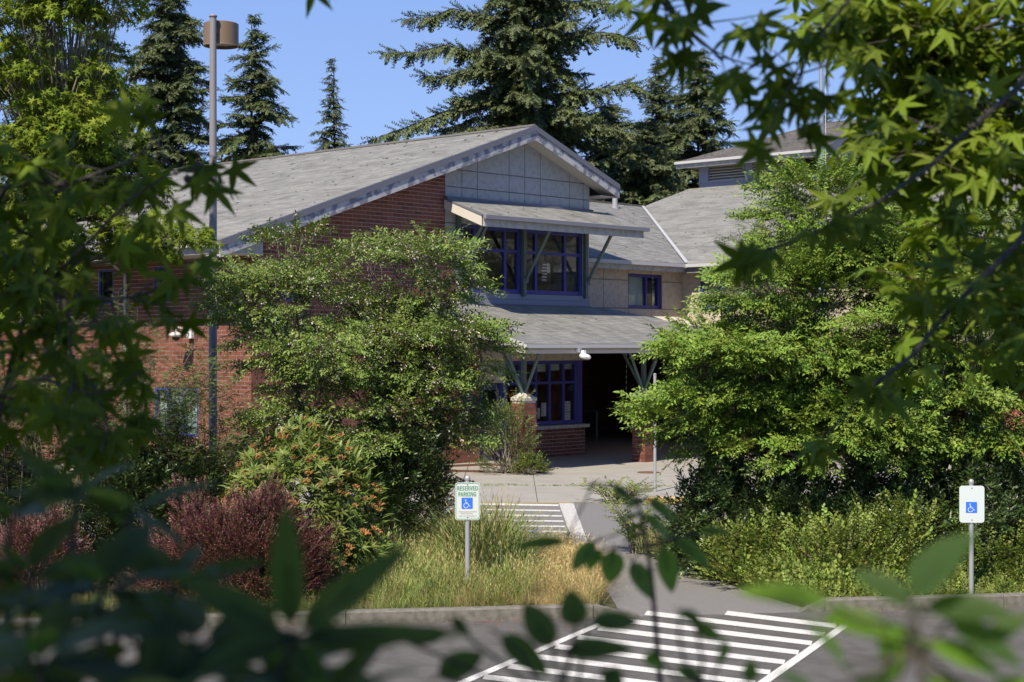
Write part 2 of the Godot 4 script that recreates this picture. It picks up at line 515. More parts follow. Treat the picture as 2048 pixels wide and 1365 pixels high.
func school_gable() -> void:
	var g := holder("gable_panels", school)
	var area := PackedVector2Array([Vector2(6.475, 5.78), Vector2(7.05, 5.78), Vector2(7.05, 6.45), Vector2(12.4, 6.45), Vector2(12.4, rake(12.4) - 0.36), Vector2(9.48, rake(9.48) - 0.36), Vector2(6.475, rake(6.475) - 0.36)])
	obj("backing", prismm(area, -0.35, -0.012), M.joint, g)
	panels(g, area, [6.46, 7.10, 7.70, 8.96, 9.60, 10.25, 11.52, 12.12, 12.41], [5.77, 6.46, 7.43, 7.90, 8.87, 9.6], -0.012, 0.012, M.stucco)
	obj("corner_trim", boxm(Vector3(6.465, 5.74, -0.02), Vector3(7.05, 5.775, 0.03)), M.fascia, g)
	obj("jamb", boxm(Vector3(12.1, 4.2, -0.35), Vector3(12.4, 6.445, 0.0)), M.stucco, g)
	var sid := holder("sill_siding", school)
	for k in 3:
		obj("board", boxm(Vector3(7.05, 4.16 + k * 0.155, -0.3), Vector3(12.42, 4.16 + k * 0.155 + 0.148, 0.02 - 0.004 * k)), M.siding, sid)
	# big upper windows in two units of three columns
	var w := holder("upper_windows", school)
	w.position.z = -0.06
	window(w, 7.06, 9.44, 4.63, 6.45, [7.62, 8.83], [5.80])
	window(w, 9.56, 12.09, 4.63, 6.45, [10.1, 11.35], [5.80])
	obj("mullion", boxm(Vector3(9.44, 4.63, -0.1), Vector3(9.56, 6.45, 0.03)), M.blue_frame, w)
	# the room behind them
	var room := holder("upper_room", school)
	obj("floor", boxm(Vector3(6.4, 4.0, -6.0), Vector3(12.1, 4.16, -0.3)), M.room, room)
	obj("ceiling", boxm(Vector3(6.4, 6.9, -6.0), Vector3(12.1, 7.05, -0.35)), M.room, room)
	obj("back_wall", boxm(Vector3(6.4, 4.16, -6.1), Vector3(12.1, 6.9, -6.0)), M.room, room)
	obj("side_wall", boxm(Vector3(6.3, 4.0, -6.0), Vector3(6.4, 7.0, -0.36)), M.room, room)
	var blank := thing("paper_flag", "paper flag with pale stripes taped inside the upper windows", "flag")
	blank.transform = school.transform * Transform3D(Basis.IDENTITY, Vector3(10.72, 5.28, -0.20))
	obj("sheet", boxm(Vector3(-0.19, -0.27, -0.004), Vector3(0.19, 0.27, 0.0)), M.dark_paper, blank)
	for k in 6:
		obj("stripe", boxm(Vector3(-0.17 + 0.02 * (k % 3), -0.25 + k * 0.088, 0.001), Vector3(0.02 + 0.02 * k, -0.205 + k * 0.088, 0.005)), M.paper, blank)
	obj("canton", boxm(Vector3(0.06, -0.02, 0.001), Vector3(0.17, 0.25, 0.005)), M.paper, blank)
	# posts, canopy and struts over the upper windows
	var c := holder("window_canopy", school)
	var p0 := Vector3(6.45, 6.58, 1.5)
	var p1 := Vector3(13.1, 6.58, 1.5)
	var q0 := Vector3(6.45, 7.1, 0.03)
	var q1 := Vector3(13.1, 7.1, 0.03)
	shingled(c, p0, p1, q0, q1, 14)
	obj("flashing", strip(Vector3(6.45, 7.075, 0.03), Vector3(12.45, 7.075, 0.03), Vector3(0, 0.09, 0), Vector3(0, -0.02, 0.09)), M.edge_metal, c)
	obj("fascia", strip(p0 + Vector3(0, -0.29, -0.06), p1 + Vector3(0, -0.29, -0.06), Vector3(0, 0.20, 0), Vector3(0, 0, 0.04)), M.fascia, c)
	obj("gutter", strip(p0 + Vector3(-0.05, -0.10, -0.02), p1 + Vector3(0.14, -0.10, -0.02), Vector3(0, 0.105, 0.0), Vector3(0, 0, 0.12)), M.gutter_dark, c)
	for x in [6.43, 13.12]:
		obj("end_board", strip(Vector3(x, 6.30, 1.43), Vector3(x, 6.82, 0.04), Vector3(0, 0.25, 0), Vector3(0.03 if x > 10 else -0.03, 0, 0)), M.cream if x < 10 else M.fascia, c)
		obj("end_edge", strip(Vector3(x, 6.555, 1.45), Vector3(x, 7.075, 0.04), Vector3(0, 0.04, 0), Vector3(0.045 if x > 10 else -0.045, 0, 0)), M.edge_metal, c)
	obj("ceiling", hexam([Vector3(6.46, 6.31, 1.43), Vector3(13.1, 6.31, 1.43), Vector3(13.1, 6.83, 0.04), Vector3(6.46, 6.83, 0.04)], [Vector3(6.46, 6.33, 1.43), Vector3(13.1, 6.33, 1.43), Vector3(13.1, 6.85, 0.04), Vector3(6.46, 6.85, 0.04)]), M.cream, c)
	for x in [6.90, 9.50, 12.16]:
		obj("post", boxm(Vector3(x - 0.055, 4.55, 0.032), Vector3(x + 0.055, 6.83, 0.13)), M.green_steel, c)
		for dx in ([-0.09, 0.09] if x < 7 else [0.0]):
			obj("strut", tubem([Vector3(x + dx, 4.98, 0.13), Vector3(x + dx, 6.42, 1.08)], [0.05, 0.05], 10), M.green_steel, c)
		obj("foot_plate", boxm(Vector3(x - 0.1, 4.92, 0.131), Vector3(x + 0.1, 5.06, 0.16)), M.green_steel, c)

func pillar(x: float, z: float) -> void:
	var p := holder("brick_pillar", school)
	p.position = Vector3(x, 0, z)
	var h := 0.224
	obj("mortar", boxm(Vector3(-h + 0.012, 0, -h + 0.012), Vector3(h - 0.012, 1.80, h - 0.012)), M.mortar, p)
	var rows := 17
	for r in rows:
		for s in 4:
			var t := Transform3D(Basis.from_euler(Vector3(0, s * PI / 2, 0)), Vector3.ZERO)
			# a long brick and a short one, changing sides with each course
			for part in ([[-h, 0.062], [0.075, h]] if (r + s) % 2 else [[-h, -0.075], [-0.062, h]]):
				var w: float = part[1] - part[0]
				if w < 0.03: continue
				var b := obj("brick", M.brick_mesh, M["brick_%d" % R.randi_range(0, 5)], p)
				b.transform = t * Transform3D(Basis.from_scale(Vector3(w - 0.004, 0.0868, 0.5)), Vector3((part[0] + part[1]) / 2, 0.055 + r * 0.1016, h))
	var st := new_st()
	var e := 0.237
	box(st, Vector3(-e, 1.79, -e), Vector3(e, 1.86, e))
	for s in 4:
		var t := Transform3D(Basis.from_euler(Vector3(0, s * PI / 2, 0)), Vector3.ZERO)
		quad_n(st, t * Vector3(-e, 1.86, e), t * Vector3(e, 1.86, e), t * Vector3(0.07, 1.985, 0.07), t * Vector3(-0.07, 1.985, 0.07), t * Vector3(0, 0.5, 1))
	box(st, Vector3(-0.07, 1.97, -0.07), Vector3(0.07, 1.987, 0.07))
	obj("cap", st.commit(), M.concrete, p)
	obj("bracket", boxm(Vector3(-0.09, 1.987, -0.09), Vector3(0.09, 2.005, 0.09)), M.green_steel, p)
	obj("post", boxm(Vector3(-0.05, 2.005, -0.05), Vector3(0.05, 3.02, 0.05)), M.green_steel, p)
	for k in [[-0.62, 0.0], [0.62, 0.0], [0.0, 0.55], [0.0, -0.75]]:
		obj("strut", tubem([Vector3(k[0] * 0.08, 2.0, k[1] * 0.08), Vector3(k[0], 3.03, k[1])], [0.042, 0.042], 9), M.green_steel, p)

func school_entry() -> void:
	var c := holder("entry_canopy", school)
	var p0 := Vector3(5.38, 3.22, 3.9)
	var p1 := Vector3(16.6, 3.22, 3.9)
	var q0 := Vector3(5.38, 4.3, 0.03)
	var q1 := Vector3(12.9, 4.3, 0.03)
	shingled(c, p0, p1, q0, q1, 16)
	shingled(c, Vector3(16.6, 3.22, 3.9), Vector3(16.6, 3.22, -0.6), q1, Vector3(12.9, 4.3, -0.6))
	obj("flashing", strip(Vector3(5.38, 4.27, 0.03), Vector3(12.42, 4.27, 0.03), Vector3(0, 0.06, 0), Vector3(0, -0.015, 0.06)), M.edge_metal, c)
	obj("fascia", strip(Vector3(5.4, 2.98, 3.83), Vector3(16.6, 2.98, 3.83), Vector3(0, 0.16, 0), Vector3(0, 0, 0.035)), M.cream, c)
	obj("fascia_batten", strip(Vector3(5.4, 3.07, 3.866), Vector3(16.6, 3.07, 3.866), Vector3(0, 0.02, 0), Vector3(0, 0, 0.012)), M.fascia, c)
	obj("gutter", strip(Vector3(5.34, 3.12, 3.868), Vector3(16.65, 3.12, 3.868), Vector3(0, 0.095, 0), Vector3(0, 0, 0.12)), M.gutter, c)
	obj("barge_board", strip(Vector3(5.36, 2.99, 3.86), Vector3(5.36, 4.07, 0.04), Vector3(0, 0.17, 0), Vector3(-0.035, 0, 0)), M.fascia, c)
	obj("barge_edge", strip(Vector3(5.36, 3.162, 3.9), Vector3(5.36, 4.24, 0.04), Vector3(0, 0.08, 0), Vector3(-0.06, 0, 0)), M.gutter, c)
	obj("ceiling", hexam([Vector3(5.4, 2.99, 3.82), Vector3(16.6, 2.99, 3.82), Vector3(16.6, 4.05, 0.05), Vector3(5.4, 4.05, 0.05)], [Vector3(5.4, 3.01, 3.82), Vector3(16.6, 3.01, 3.82), Vector3(16.6, 4.07, 0.05), Vector3(5.4, 4.07, 0.05)]), M.tan_stucco, c)
	obj("beam", boxm(Vector3(5.45, 3.02, 2.98), Vector3(16.4, 3.16, 3.10)), M.green_steel, c)
	pillar(6.26, 3.05)
	pillar(10.93, 3.2)
	pillar(15.6, 3.2)
	# wall under the canopy: tan header, door, windows over a low brick wall
	var hd := holder("entry_header", school)
	obj("backing", boxm(Vector3(7.8, 2.75, -0.3), Vector3(12.25, 4.16, 0.08)), M.joint, hd)
	panels(hd, PackedVector2Array([Vector2(7.81, 2.75), Vector2(12.26, 2.75), Vector2(12.26, 4.14), Vector2(7.81, 4.14)]), [7.8, 8.9, 10.4, 11.9, 12.27], [2.74, 3.4, 4.15], 0.08, 0.1, M.tan_stucco)
	obj("panel", boxm(Vector3(7.82, 2.15, -0.2), Vector3(8.72, 2.74, 0.1)), M.tan_stucco, hd)
	var door := holder("entry_door", school)
	obj("leaf", boxm(Vector3(7.88, 0.03, -0.12), Vector3(8.62, 2.12, -0.07)), M.blue_door, door)
	obj("frame", boxm(Vector3(8.62, 0.03, -0.15), Vector3(8.72, 2.14, 0.0)), M.blue_frame, door)
	obj("glazing", boxm(Vector3(8.0, 0.9, -0.068), Vector3(8.5, 1.95, -0.06)), M.dark_glass, door)
	obj("handle", tubem([Vector3(8.55, 0.95, -0.02), Vector3(8.55, 1.25, -0.02)], [0.014, 0.014], 8), M.galvanised, door)
	var w := holder("entry_windows", school)
	w.position.z = 0.02
	window(w, 8.72, 9.42, 0.05, 2.75, [], [2.12])
	window(w, 9.42, 11.78, 0.93, 2.75, [10.02, 10.60, 11.2], [2.12], 0.05, [], [[1, 1, 0.5], [2, 1, 0.45], [3, 1, 0.4]])
	obj("end_frame", boxm(Vector3(11.78, 0.93, -0.3), Vector3(12.0, 2.75, 0.06)), M.blue_frame, w)
	var low := holder("low_brick_wall", school)
	low.position.z = 0.15
	obj("mortar", boxm(Vector3(9.42, 0, -0.4), Vector3(12.045, 0.81, -0.008)), M.mortar, low)
	brick_field(low, 9.42, 12.05, 0.0, 0.82, PackedVector2Array(), [], [Rect2(9, 0, 4, 1)], 120)
	obj("sill", hexam([Vector3(9.36, 0.81, 0.09), Vector3(12.15, 0.81, 0.09), Vector3(12.15, 0.81, -0.4), Vector3(9.36, 0.81, -0.4)], [Vector3(9.36, 0.90, 0.09), Vector3(12.15, 0.90, 0.09), Vector3(12.15, 0.93, -0.4), Vector3(9.36, 0.93, -0.4)]), M.concrete, low)
	var room := holder("entry_room", school)
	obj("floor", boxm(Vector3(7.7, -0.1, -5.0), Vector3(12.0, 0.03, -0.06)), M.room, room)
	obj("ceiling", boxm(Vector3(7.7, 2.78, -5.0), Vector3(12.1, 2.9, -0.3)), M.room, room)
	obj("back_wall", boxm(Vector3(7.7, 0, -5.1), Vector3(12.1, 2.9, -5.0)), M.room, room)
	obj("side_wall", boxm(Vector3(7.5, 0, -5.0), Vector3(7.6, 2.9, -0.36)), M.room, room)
	# lettering and notices
	var ln := thing("door_lettering", "two lines of orange lettering on the entrance sidelight glass", "lettering")
	ln.transform = school.transform * Transform3D(Basis.IDENTITY, Vector3(9.13, 1.83, 0.04))
	obj("small_print", boxm(Vector3(-0.17, 0.09, 0.0), Vector3(0.16, 0.115, 0.002)), M.orange_ink, ln)
	letter(ln, "MAIN", 0.13, Vector3(0, -0.05, 0), M.orange_ink)
	notice(Vector3(9.05, 1.28, -0.02), 0.26, 0.36, "large pale notice on the sidelight beside the blue entrance door", 4)
	notice(Vector3(10.17, 1.26, -0.02), 0.2, 0.3, "leftmost of the three notices behind the entry window glass", 5)
	notice(Vector3(10.43, 1.36, -0.02), 0.2, 0.38, "tallest notice behind the middle entry window pane", 6)
	notice(Vector3(11.45, 1.42, -0.02), 0.27, 0.3, "upper of two notices stacked in the last entry window", 3)
	notice(Vector3(11.45, 1.10, -0.02), 0.27, 0.3, "lower of two notices stacked in the last entry window", 3)
	var pl := thing("wall_plaque", "dark engraved plaque on the brick wall beside the entrance door", "plaque")
	pl.transform = school.transform * Transform3D(Basis.IDENTITY, Vector3(7.35, 1.72, 0.002))
	obj("plate", boxm(Vector3(-0.23, -0.16, 0), Vector3(0.23, 0.16, 0.02)), M.bronze, pl)
	obj("border", boxm(Vector3(-0.245, -0.175, 0), Vector3(0.245, 0.175, 0.012)), M.paper, pl)
	for k in 3:
		obj("print", boxm(Vector3(-0.15 + 0.02 * k, 0.07 - 0.075 * k, 0.0205), Vector3(0.14 - 0.03 * (k % 2), 0.10 - 0.075 * k, 0.022)), M.paper, pl)
	var n2 := thing("wall_notice", "small white notice on the brick below the dark plaque", "notice")
	n2.transform = school.transform * Transform3D(Basis.IDENTITY, Vector3(7.2, 1.28, 0.002))
	obj("plate", boxm(Vector3(-0.15, -0.12, 0), Vector3(0.15, 0.12, 0.012)), M.paper, n2)
	obj("figure", boxm(Vector3(-0.08, -0.07, 0.0125), Vector3(0.03, 0.06, 0.015)), M.ink, n2)
	obj("figure", boxm(Vector3(0.05, -0.07, 0.0125), Vector3(0.09, 0.02, 0.015)), M.ink, n2)
	notice(Vector3(8.45, 2.42, 0.11), 0.2, 0.36, "narrow white notice on the tan panel above the entrance door", 6)

func letter(parent: Node, text: String, height: float, where: Vector3, m: Material, bold := false) -> MeshInstance3D:
	var t := TextMesh.new()
	t.text = text
	var f := SystemFont.new()
	f.font_names = PackedStringArray(["Droid Sans"])
	f.font_weight = 700 if bold else 400
	t.font = f
	t.font_size = 32
	t.pixel_size = height / 24.0
	t.depth = 0.002
	t.curve_step = 2.0
	var o := obj("lettering", t, m, parent)
	o.position = where
	return o

func notice(where: Vector3, w: float, h: float, label: String, lines: int) -> void:
	var t := thing("paper_notice", label, "notice", Vector3.ZERO, "notices at the school entrance")
	t.transform = school.transform * Transform3D(Basis.IDENTITY, where)
	obj("sheet", boxm(Vector3(-w / 2, -h / 2, -0.002), Vector3(w / 2, h / 2, 0.002)), M.paper, t)
	for k in lines:
		var y := h / 2 - h * (k + 0.7) / (lines + 0.4)
		obj("print", boxm(Vector3(-w * 0.38, y - h * 0.02, 0.0024), Vector3(w * rnd(0.1, 0.4), y + h * 0.02, 0.0035)), M.ink, t)

func school_wings() -> void:
	# rear wing, its upper wall faces the camera between the gable and the right wing
	var up := holder("rear_wing_wall", school)
	obj("backing", boxm(Vector3(12.4, 3.3, -1.3), Vector3(15.45, 5.62, -1.02)), M.joint, up)
	obj("backing", boxm(Vector3(17.15, 3.3, -1.3), Vector3(18.3, 5.62, -1.02)), M.joint, up)
	obj("backing", boxm(Vector3(15.45, 3.3, -1.3), Vector3(17.15, 4.34, -1.02)), M.joint, up)
	obj("backing", boxm(Vector3(15.45, 5.42, -1.3), Vector3(17.15, 5.62, -1.02)), M.joint, up)
	var ring := [PackedVector2Array([Vector2(12.4, 3.3), Vector2(15.45, 3.3), Vector2(15.45, 5.6), Vector2(12.4, 5.6)]), PackedVector2Array([Vector2(17.15, 3.3), Vector2(18.2, 3.3), Vector2(18.2, 5.6), Vector2(17.15, 5.6)]), PackedVector2Array([Vector2(15.45, 3.3), Vector2(17.15, 3.3), Vector2(17.15, 4.34), Vector2(15.45, 4.34)]), PackedVector2Array([Vector2(15.45, 5.42), Vector2(17.15, 5.42), Vector2(17.15, 5.6), Vector2(15.45, 5.6)])]
	for p in ring:
		panels(up, p, [12.39, 13.2, 14.25, 15.44, 16.6, 17.15, 18.21], [3.29, 4.33, 5.2, 5.61] if p[0].x != 15.45 else [3.29, 4.35, 5.41, 5.61], -1.02, -0.995, M.tan_stucco)
	var w := holder("rear_window", school)
	w.position.z = -1.12
	window(w, 15.46, 17.14, 4.34, 5.42, [16.45], [], 0.05, [], [[0, 0, 0.9]])
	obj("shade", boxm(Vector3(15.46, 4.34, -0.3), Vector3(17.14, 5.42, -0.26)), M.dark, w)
	# its roof
	var rr := holder("rear_wing_roof", school)
	shingled(rr, Vector3(12.4, 5.78, -0.5), Vector3(17.72, 5.78, -0.5), Vector3(12.4, 8.57, -8.7), Vector3(25.92, 8.57, -8.7), 60)
	shingled(rr, Vector3(12.4, 5.78, -17.0), Vector3(25.9, 5.78, -17.0), Vector3(12.4, 8.57, -8.7), Vector3(25.92, 8.57, -8.7))
	obj("ridge_cap", boxm(Vector3(12.4, 8.55, -8.82), Vector3(25.9, 8.61, -8.58)), M.ridge, rr)
	obj("fascia", strip(Vector3(12.4, 5.50, -0.56), Vector3(17.75, 5.50, -0.56), Vector3(0, 0.2, 0), Vector3(0, 0, 0.035)), M.fascia, rr)
	obj("gutter", strip(Vector3(12.4, 5.66, -0.52), Vector3(17.62, 5.66, -0.52), Vector3(0, 0.11, 0), Vector3(0, 0, 0.12)), M.gutter, rr)
	obj("soffit", boxm(Vector3(12.4, 5.55, -1.02), Vector3(18.2, 5.57, -0.53)), M.cream, rr)
	obj("valley_flashing", hexam([Vector3(17.6, 5.82, -0.42), Vector3(17.8, 5.82, -0.42), Vector3(25.85, 8.60, -8.62), Vector3(25.7, 8.60, -8.62)], [Vector3(17.6, 5.80, -0.42), Vector3(17.8, 5.80, -0.42), Vector3(25.85, 8.57, -8.62), Vector3(25.7, 8.57, -8.62)]), M.gutter, rr)
	obj("rear_end_wall", boxm(Vector3(12.4, 3.3, -17.0), Vector3(26.0, 5.7, -16.8)), M.mortar, rr)
	var v := holder("vent_pipe", school)
	obj("pipe", tubem([Vector3(23.2, 8.0, -7.9), Vector3(23.2, 8.95, -7.9)], [0.1, 0.1], 12), M.galvanised, v)
	obj("collar", tubem([Vector3(23.2, 8.2, -7.9), Vector3(23.2, 8.42, -7.9)], [0.2, 0.11], 12), M.galvanised, v)
	# right wing, comes forward
	var rw := holder("right_wing_roof", school)
	shingled(rw, Vector3(17.72, 5.78, 14.0), Vector3(17.72, 5.78, -0.5), Vector3(28.4, 9.41, 14.0), Vector3(28.4, 9.41, -0.5), 40)
	var up_left := Vector3(-0.34, 1, 0)
	shingled(rw, Vector3(17.72, 5.78, -0.5), Vector3(17.72, 5.78, -0.52), Vector3(25.92, 8.568, -0.5), Vector3(25.92, 8.568, -8.7), 60, up_left)
	shingled(rw, Vector3(25.92, 8.568, -0.5), Vector3(25.92, 8.568, -8.7), Vector3(28.4, 9.411, -0.5), Vector3(28.4, 9.411, -8.35), 60, up_left)
	shingled(rw, Vector3(39.0, 5.78, 14.0), Vector3(39.0, 5.78, -8.35), Vector3(28.4, 9.41, 14.0), Vector3(28.4, 9.41, -8.35))
	obj("gutter", strip(Vector3(17.60, 5.66, -0.40), Vector3(17.60, 5.66, 14.0), Vector3(0, 0.11, 0), Vector3(0.115, 0, 0)), M.gutter, rw)
	obj("fascia", strip(Vector3(17.72, 5.48, -0.5), Vector3(17.72, 5.48, 14.0), Vector3(0, 0.22, 0), Vector3(0.03, 0, 0)), M.fascia_dark, rw)
	obj("soffit", boxm(Vector3(17.75, 5.55, -0.5), Vector3(18.2, 5.57, 14.0)), M.cream, rw)
	var rwall := holder("right_wing_wall", school)
	obj("upper_wall", boxm(Vector3(18.2, 3.3, -1.02), Vector3(18.5, 5.6, 13.5)), M.tan_stucco, rwall)
	obj("lower_wall", boxm(Vector3(18.22, 0, 0.6), Vector3(18.5, 3.3, 13.5)), M.brick_plain, rwall)
	obj("end_wall", prismm(PackedVector2Array([Vector2(18.5, 0), Vector2(38, 0), Vector2(38, 6.0), Vector2(28.4, 9.2), Vector2(18.5, 5.8)]), 13.2, 13.5), M.brick_plain, rwall)
	for z in [1.4, 4.6, 7.8]:
		var ww := holder("right_wing_window", rwall)
		ww.rotation.y = -PI / 2
		ww.position = Vector3(18.17, 0, 0)
		window(ww, z, z + 1.9, 0.9, 2.6, [z + 0.6, z + 1.3], [2.0], 0.05, [], [[0, 0, 1.0], [1, 0, 1.0], [2, 0, 1.0], [0, 1, 1.0], [1, 1, 1.0], [2, 1, 1.0]], 0.08)
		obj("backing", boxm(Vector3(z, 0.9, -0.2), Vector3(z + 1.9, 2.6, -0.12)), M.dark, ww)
	for z in [2.4]:
		var ww := holder("right_wing_window", rwall)
		ww.rotation.y = -PI / 2
		ww.position = Vector3(18.15, 0, 0)
		window(ww, -0.2, 1.2, 4.35, 5.4, [0.6], [], 0.05, [], [], 0.08)
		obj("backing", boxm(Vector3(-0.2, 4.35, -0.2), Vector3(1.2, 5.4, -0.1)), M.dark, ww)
	# covered passage behind the entry
	var al := holder("passage", school)
	obj("side_wall", boxm(Vector3(11.95, 0, -8.0), Vector3(12.08, 3.3, -0.31)), M.brick_shade, al)
	obj("ceiling", boxm(Vector3(12.08, 3.28, -8.4), Vector3(24.4, 3.42, 0.05)), M.tan_stucco, al)
	obj("right_wall", boxm(Vector3(24.0, 0, -8.0), Vector3(24.3, 3.3, 0.5)), M.brick_plain, al)
	obj("front_wall", boxm(Vector3(18.5, 0, 0.6), Vector3(24.3, 3.3, 0.8)), M.brick_plain, al)
	var bw := holder("passage_rear_wall", school)
	bw.position = Vector3(0, 0, -8.0)
	obj("mortar", boxm(Vector3(12.08, 0, -0.35), Vector3(24.0, 3.28, -0.008)), M.mortar_dark, bw)
	brick_field(bw, 12.08, 24.0, 0.0, 3.25, PackedVector2Array(), [Rect2(14.0, 0, 1.1, 2.2)], [Rect2(18, 0, 5, 3)], 260)
	obj("door", boxm(Vector3(14.02, 0, -0.08), Vector3(15.08, 2.18, 0.02)), M.red_door, bw)
	var rail := holder("hand_rail", school)
	obj("post", tubem([Vector3(17.5, 0.0, -4.0), Vector3(17.5, 1.0, -4.0)], [0.05, 0.05], 10), M.green_steel, rail)
	obj("bar", tubem([Vector3(17.5, 1.0, -4.0), Vector3(16.0, 1.0, -7.9)], [0.03, 0.03], 8), M.green_steel, rail)
	# lantern over the right wing: louvred wall under a roof with a gable to the front
	var tw := holder("roof_lantern", school)
	obj("base_wall", boxm(Vector3(28.6, 9.0, -8.0), Vector3(36.0, 9.62, -2.55)), M.siding, tw)
	obj("core", boxm(Vector3(28.9, 9.62, -7.9), Vector3(35.8, 10.5, -2.6)), M.dark, tw)
	var ys := [9.62, 10.38]
	var zs := [-8.0, -7.55, -5.78, -5.45, -3.7, -3.35, -2.55]
	for k in zs.size():
		if k % 2 == 0 and k < zs.size() - 1:
			obj("pier", boxm(Vector3(28.56, 9.62, zs[k]), Vector3(28.9, 10.45, zs[k + 1] if k < 6 else -2.6)), M.siding, tw)
	for pair in [[-7.55, -5.78], [-5.45, -3.7]]:
		var lv := holder("louvre", tw)
		for k in 7:
			var y := 9.66 + k * 0.108
			obj("slat", hexam([Vector3(28.60, y, pair[0]), Vector3(28.60, y, pair[1]), Vector3(28.62, y + 0.035, pair[1]), Vector3(28.62, y + 0.035, pair[0])], [Vector3(28.80, y + 0.09, pair[0]), Vector3(28.80, y + 0.09, pair[1]), Vector3(28.82, y + 0.125, pair[1]), Vector3(28.82, y + 0.125, pair[0])]), M.cream, lv)
		obj("frame", boxm(Vector3(28.57, 9.6, pair[0]), Vector3(28.62, 9.66, pair[1])), M.siding, lv)
		obj("frame", boxm(Vector3(28.57, 10.38, pair[0]), Vector3(28.62, 10.46, pair[1])), M.siding, lv)
	for z in [-5.6, -3.4]:
		obj("strut", tubem([Vector3(28.5, 9.42, z), Vector3(28.12, 10.3, z)], [0.05, 0.05], 8), M.green_steel, tw)
	var e0 := Vector3(28.0, 10.46, -8.7)
	var e1 := Vector3(28.0, 10.46, -2.05)
	var r0 := Vector3(32.3, 12.09, -4.7)
	var r1 := Vector3(32.3, 12.09, -2.05)
	shingled(tw, e0, e1, r0, r1, 300, Vector3.ZERO, 0.145, M.shingle_dark)
	shingled(tw, Vector3(36.6, 10.46, -8.7), e0, r0, r0 + Vector3(-0.01, 0, 0), 0, Vector3(0, 1, -0.41))
	shingled(tw, Vector3(36.6, 10.46, -2.05), Vector3(36.6, 10.46, -8.7), r1, r0)
	obj("fascia", strip(e0 + Vector3(0.0, -0.26, 0), e1 + Vector3(0.0, -0.26, 0), Vector3(0, 0.2, 0), Vector3(0.03, 0, 0)), M.fascia, tw)
	obj("gutter", strip(e0 + Vector3(-0.12, -0.10, 0), e1 + Vector3(-0.12, -0.10, 0), Vector3(0, 0.1, 0), Vector3(0.115, 0, 0)), M.gutter, tw)
	obj("soffit", boxm(Vector3(28.03, 10.26, -8.6), Vector3(36.5, 10.28, -2.1)), M.cream, tw)
	obj("barge_board", strip(e1 + Vector3(0, -0.34, 0.0), r1 + Vector3(0, -0.34, 0.0), Vector3(0, 0.34, 0), Vector3(0, 0, 0.06)), M.edge_metal, tw)
	obj("gable_wall", prismm(PackedVector2Array([Vector2(28.6, 9.2), Vector2(36, 9.2), Vector2(36, 10.5), Vector2(32.3, 11.85), Vector2(28.6, 10.5)]), -2.55, -2.5), M.stucco, tw)

# ---------------------------------------------------------------- leaves and sprigs
func ctri(st: SurfaceTool, a: Vector3, b: Vector3, c: Vector3, col: Color) -> void:
	st.set_color(col)
	tri(st, a, b, c)
func diamond(st: SurfaceTool, base: Vector3, dir: Vector3, up: Vector3, L: float, W: float, col: Color, fold := 0.25, bend := 0.15) -> void:
	var y := dir.normalized()
	var x := y.cross(up).normalized()
	var z := x.cross(y)
	var mid := base + y * L * 0.45 - z * fold * W * 0.5
	var l := base + y * L * 0.42 - x * W * 0.5
	var r := base + y * L * 0.42 + x * W * 0.5
	var tip := base + y * L - z * bend * L
	ctri(st, base, l, mid, col)
	ctri(st, base, mid, r, col)
	ctri(st, l, tip, mid, col)
	ctri(st, mid, tip, r, col)
func sprig(n: int, length: float, L: float, W: float, cols: Array, twig: Color, spread := 0.9, flat := 0.5, bloom := 0.0, bloom_col := Color.WHITE) -> Mesh:
	# a twig along +y with alternate leaves, their faces turned up to +z
	var st := new_st()
	var bend := Vector3(rnd(-0.15, 0.15), 0, rnd(-0.3, 0.1)) * length
	tube(st, [Vector3.ZERO, Vector3(0, length * 0.5, 0) + bend * 0.3, Vector3(0, length, 0) + bend], [0.0035, 0.0025, 0.0012], 3, twig, false)
	for i in n:
		var t := 0.15 + 0.85 * float(i) / maxf(1, n - 1)
		var p := Vector3(0, length * t, 0) + bend * t * t
		var s := 1.0 if i % 2 else -1.0
		var d := Vector3(s * spread * rnd(0.6, 1.1), rnd(0.35, 0.9), rnd(-0.45, 0.35))
		if i == n - 1: d = Vector3(rnd(-0.2, 0.2), 1, rnd(-0.3, 0.1))
		var k := rnd(0.75, 1.15)
		var col: Color = cols[R.randi() % cols.size()]
		diamond(st, p, d, Vector3(rnd(-flat, flat), rnd(-flat, flat), 1), L * k, W * k, col * rnd(0.85, 1.12), 0.3, rnd(0.0, 0.35))
		if R.randf() < bloom:
			var q := p + Vector3(rnd(-1, 1), rnd(-0.5, 0.5), -0.6) * 0.03
			for m in 2:
				diamond(st, q, Vector3(rnd(-1, 1), rnd(-1, 1), -1), Vector3(rnd(-1, 1), 1, 0.3), 0.026, 0.018, bloom_col)
	return st.commit()
func rosette(n: int, L: float, W: float, cols: Array, open := 0.75) -> Mesh:      # a whorl of long leaves round +y
	var st := new_st()
	for i in n:
		var a := TAU * i / n + rnd(-0.2, 0.2)
		var o := open * rnd(0.7, 1.25)
		var d := Vector3(cos(a) * o, 1.0 - o * 0.55, sin(a) * o)
		var k := rnd(0.75, 1.15)
		diamond(st, d * 0.01, d, Vector3(-cos(a) * 0.6, 1, -sin(a) * 0.6), L * k, W * k, (cols[R.randi() % cols.size()] as Color) * rnd(0.85, 1.15), 0.3, rnd(0.1, 0.4))
	return st.commit()
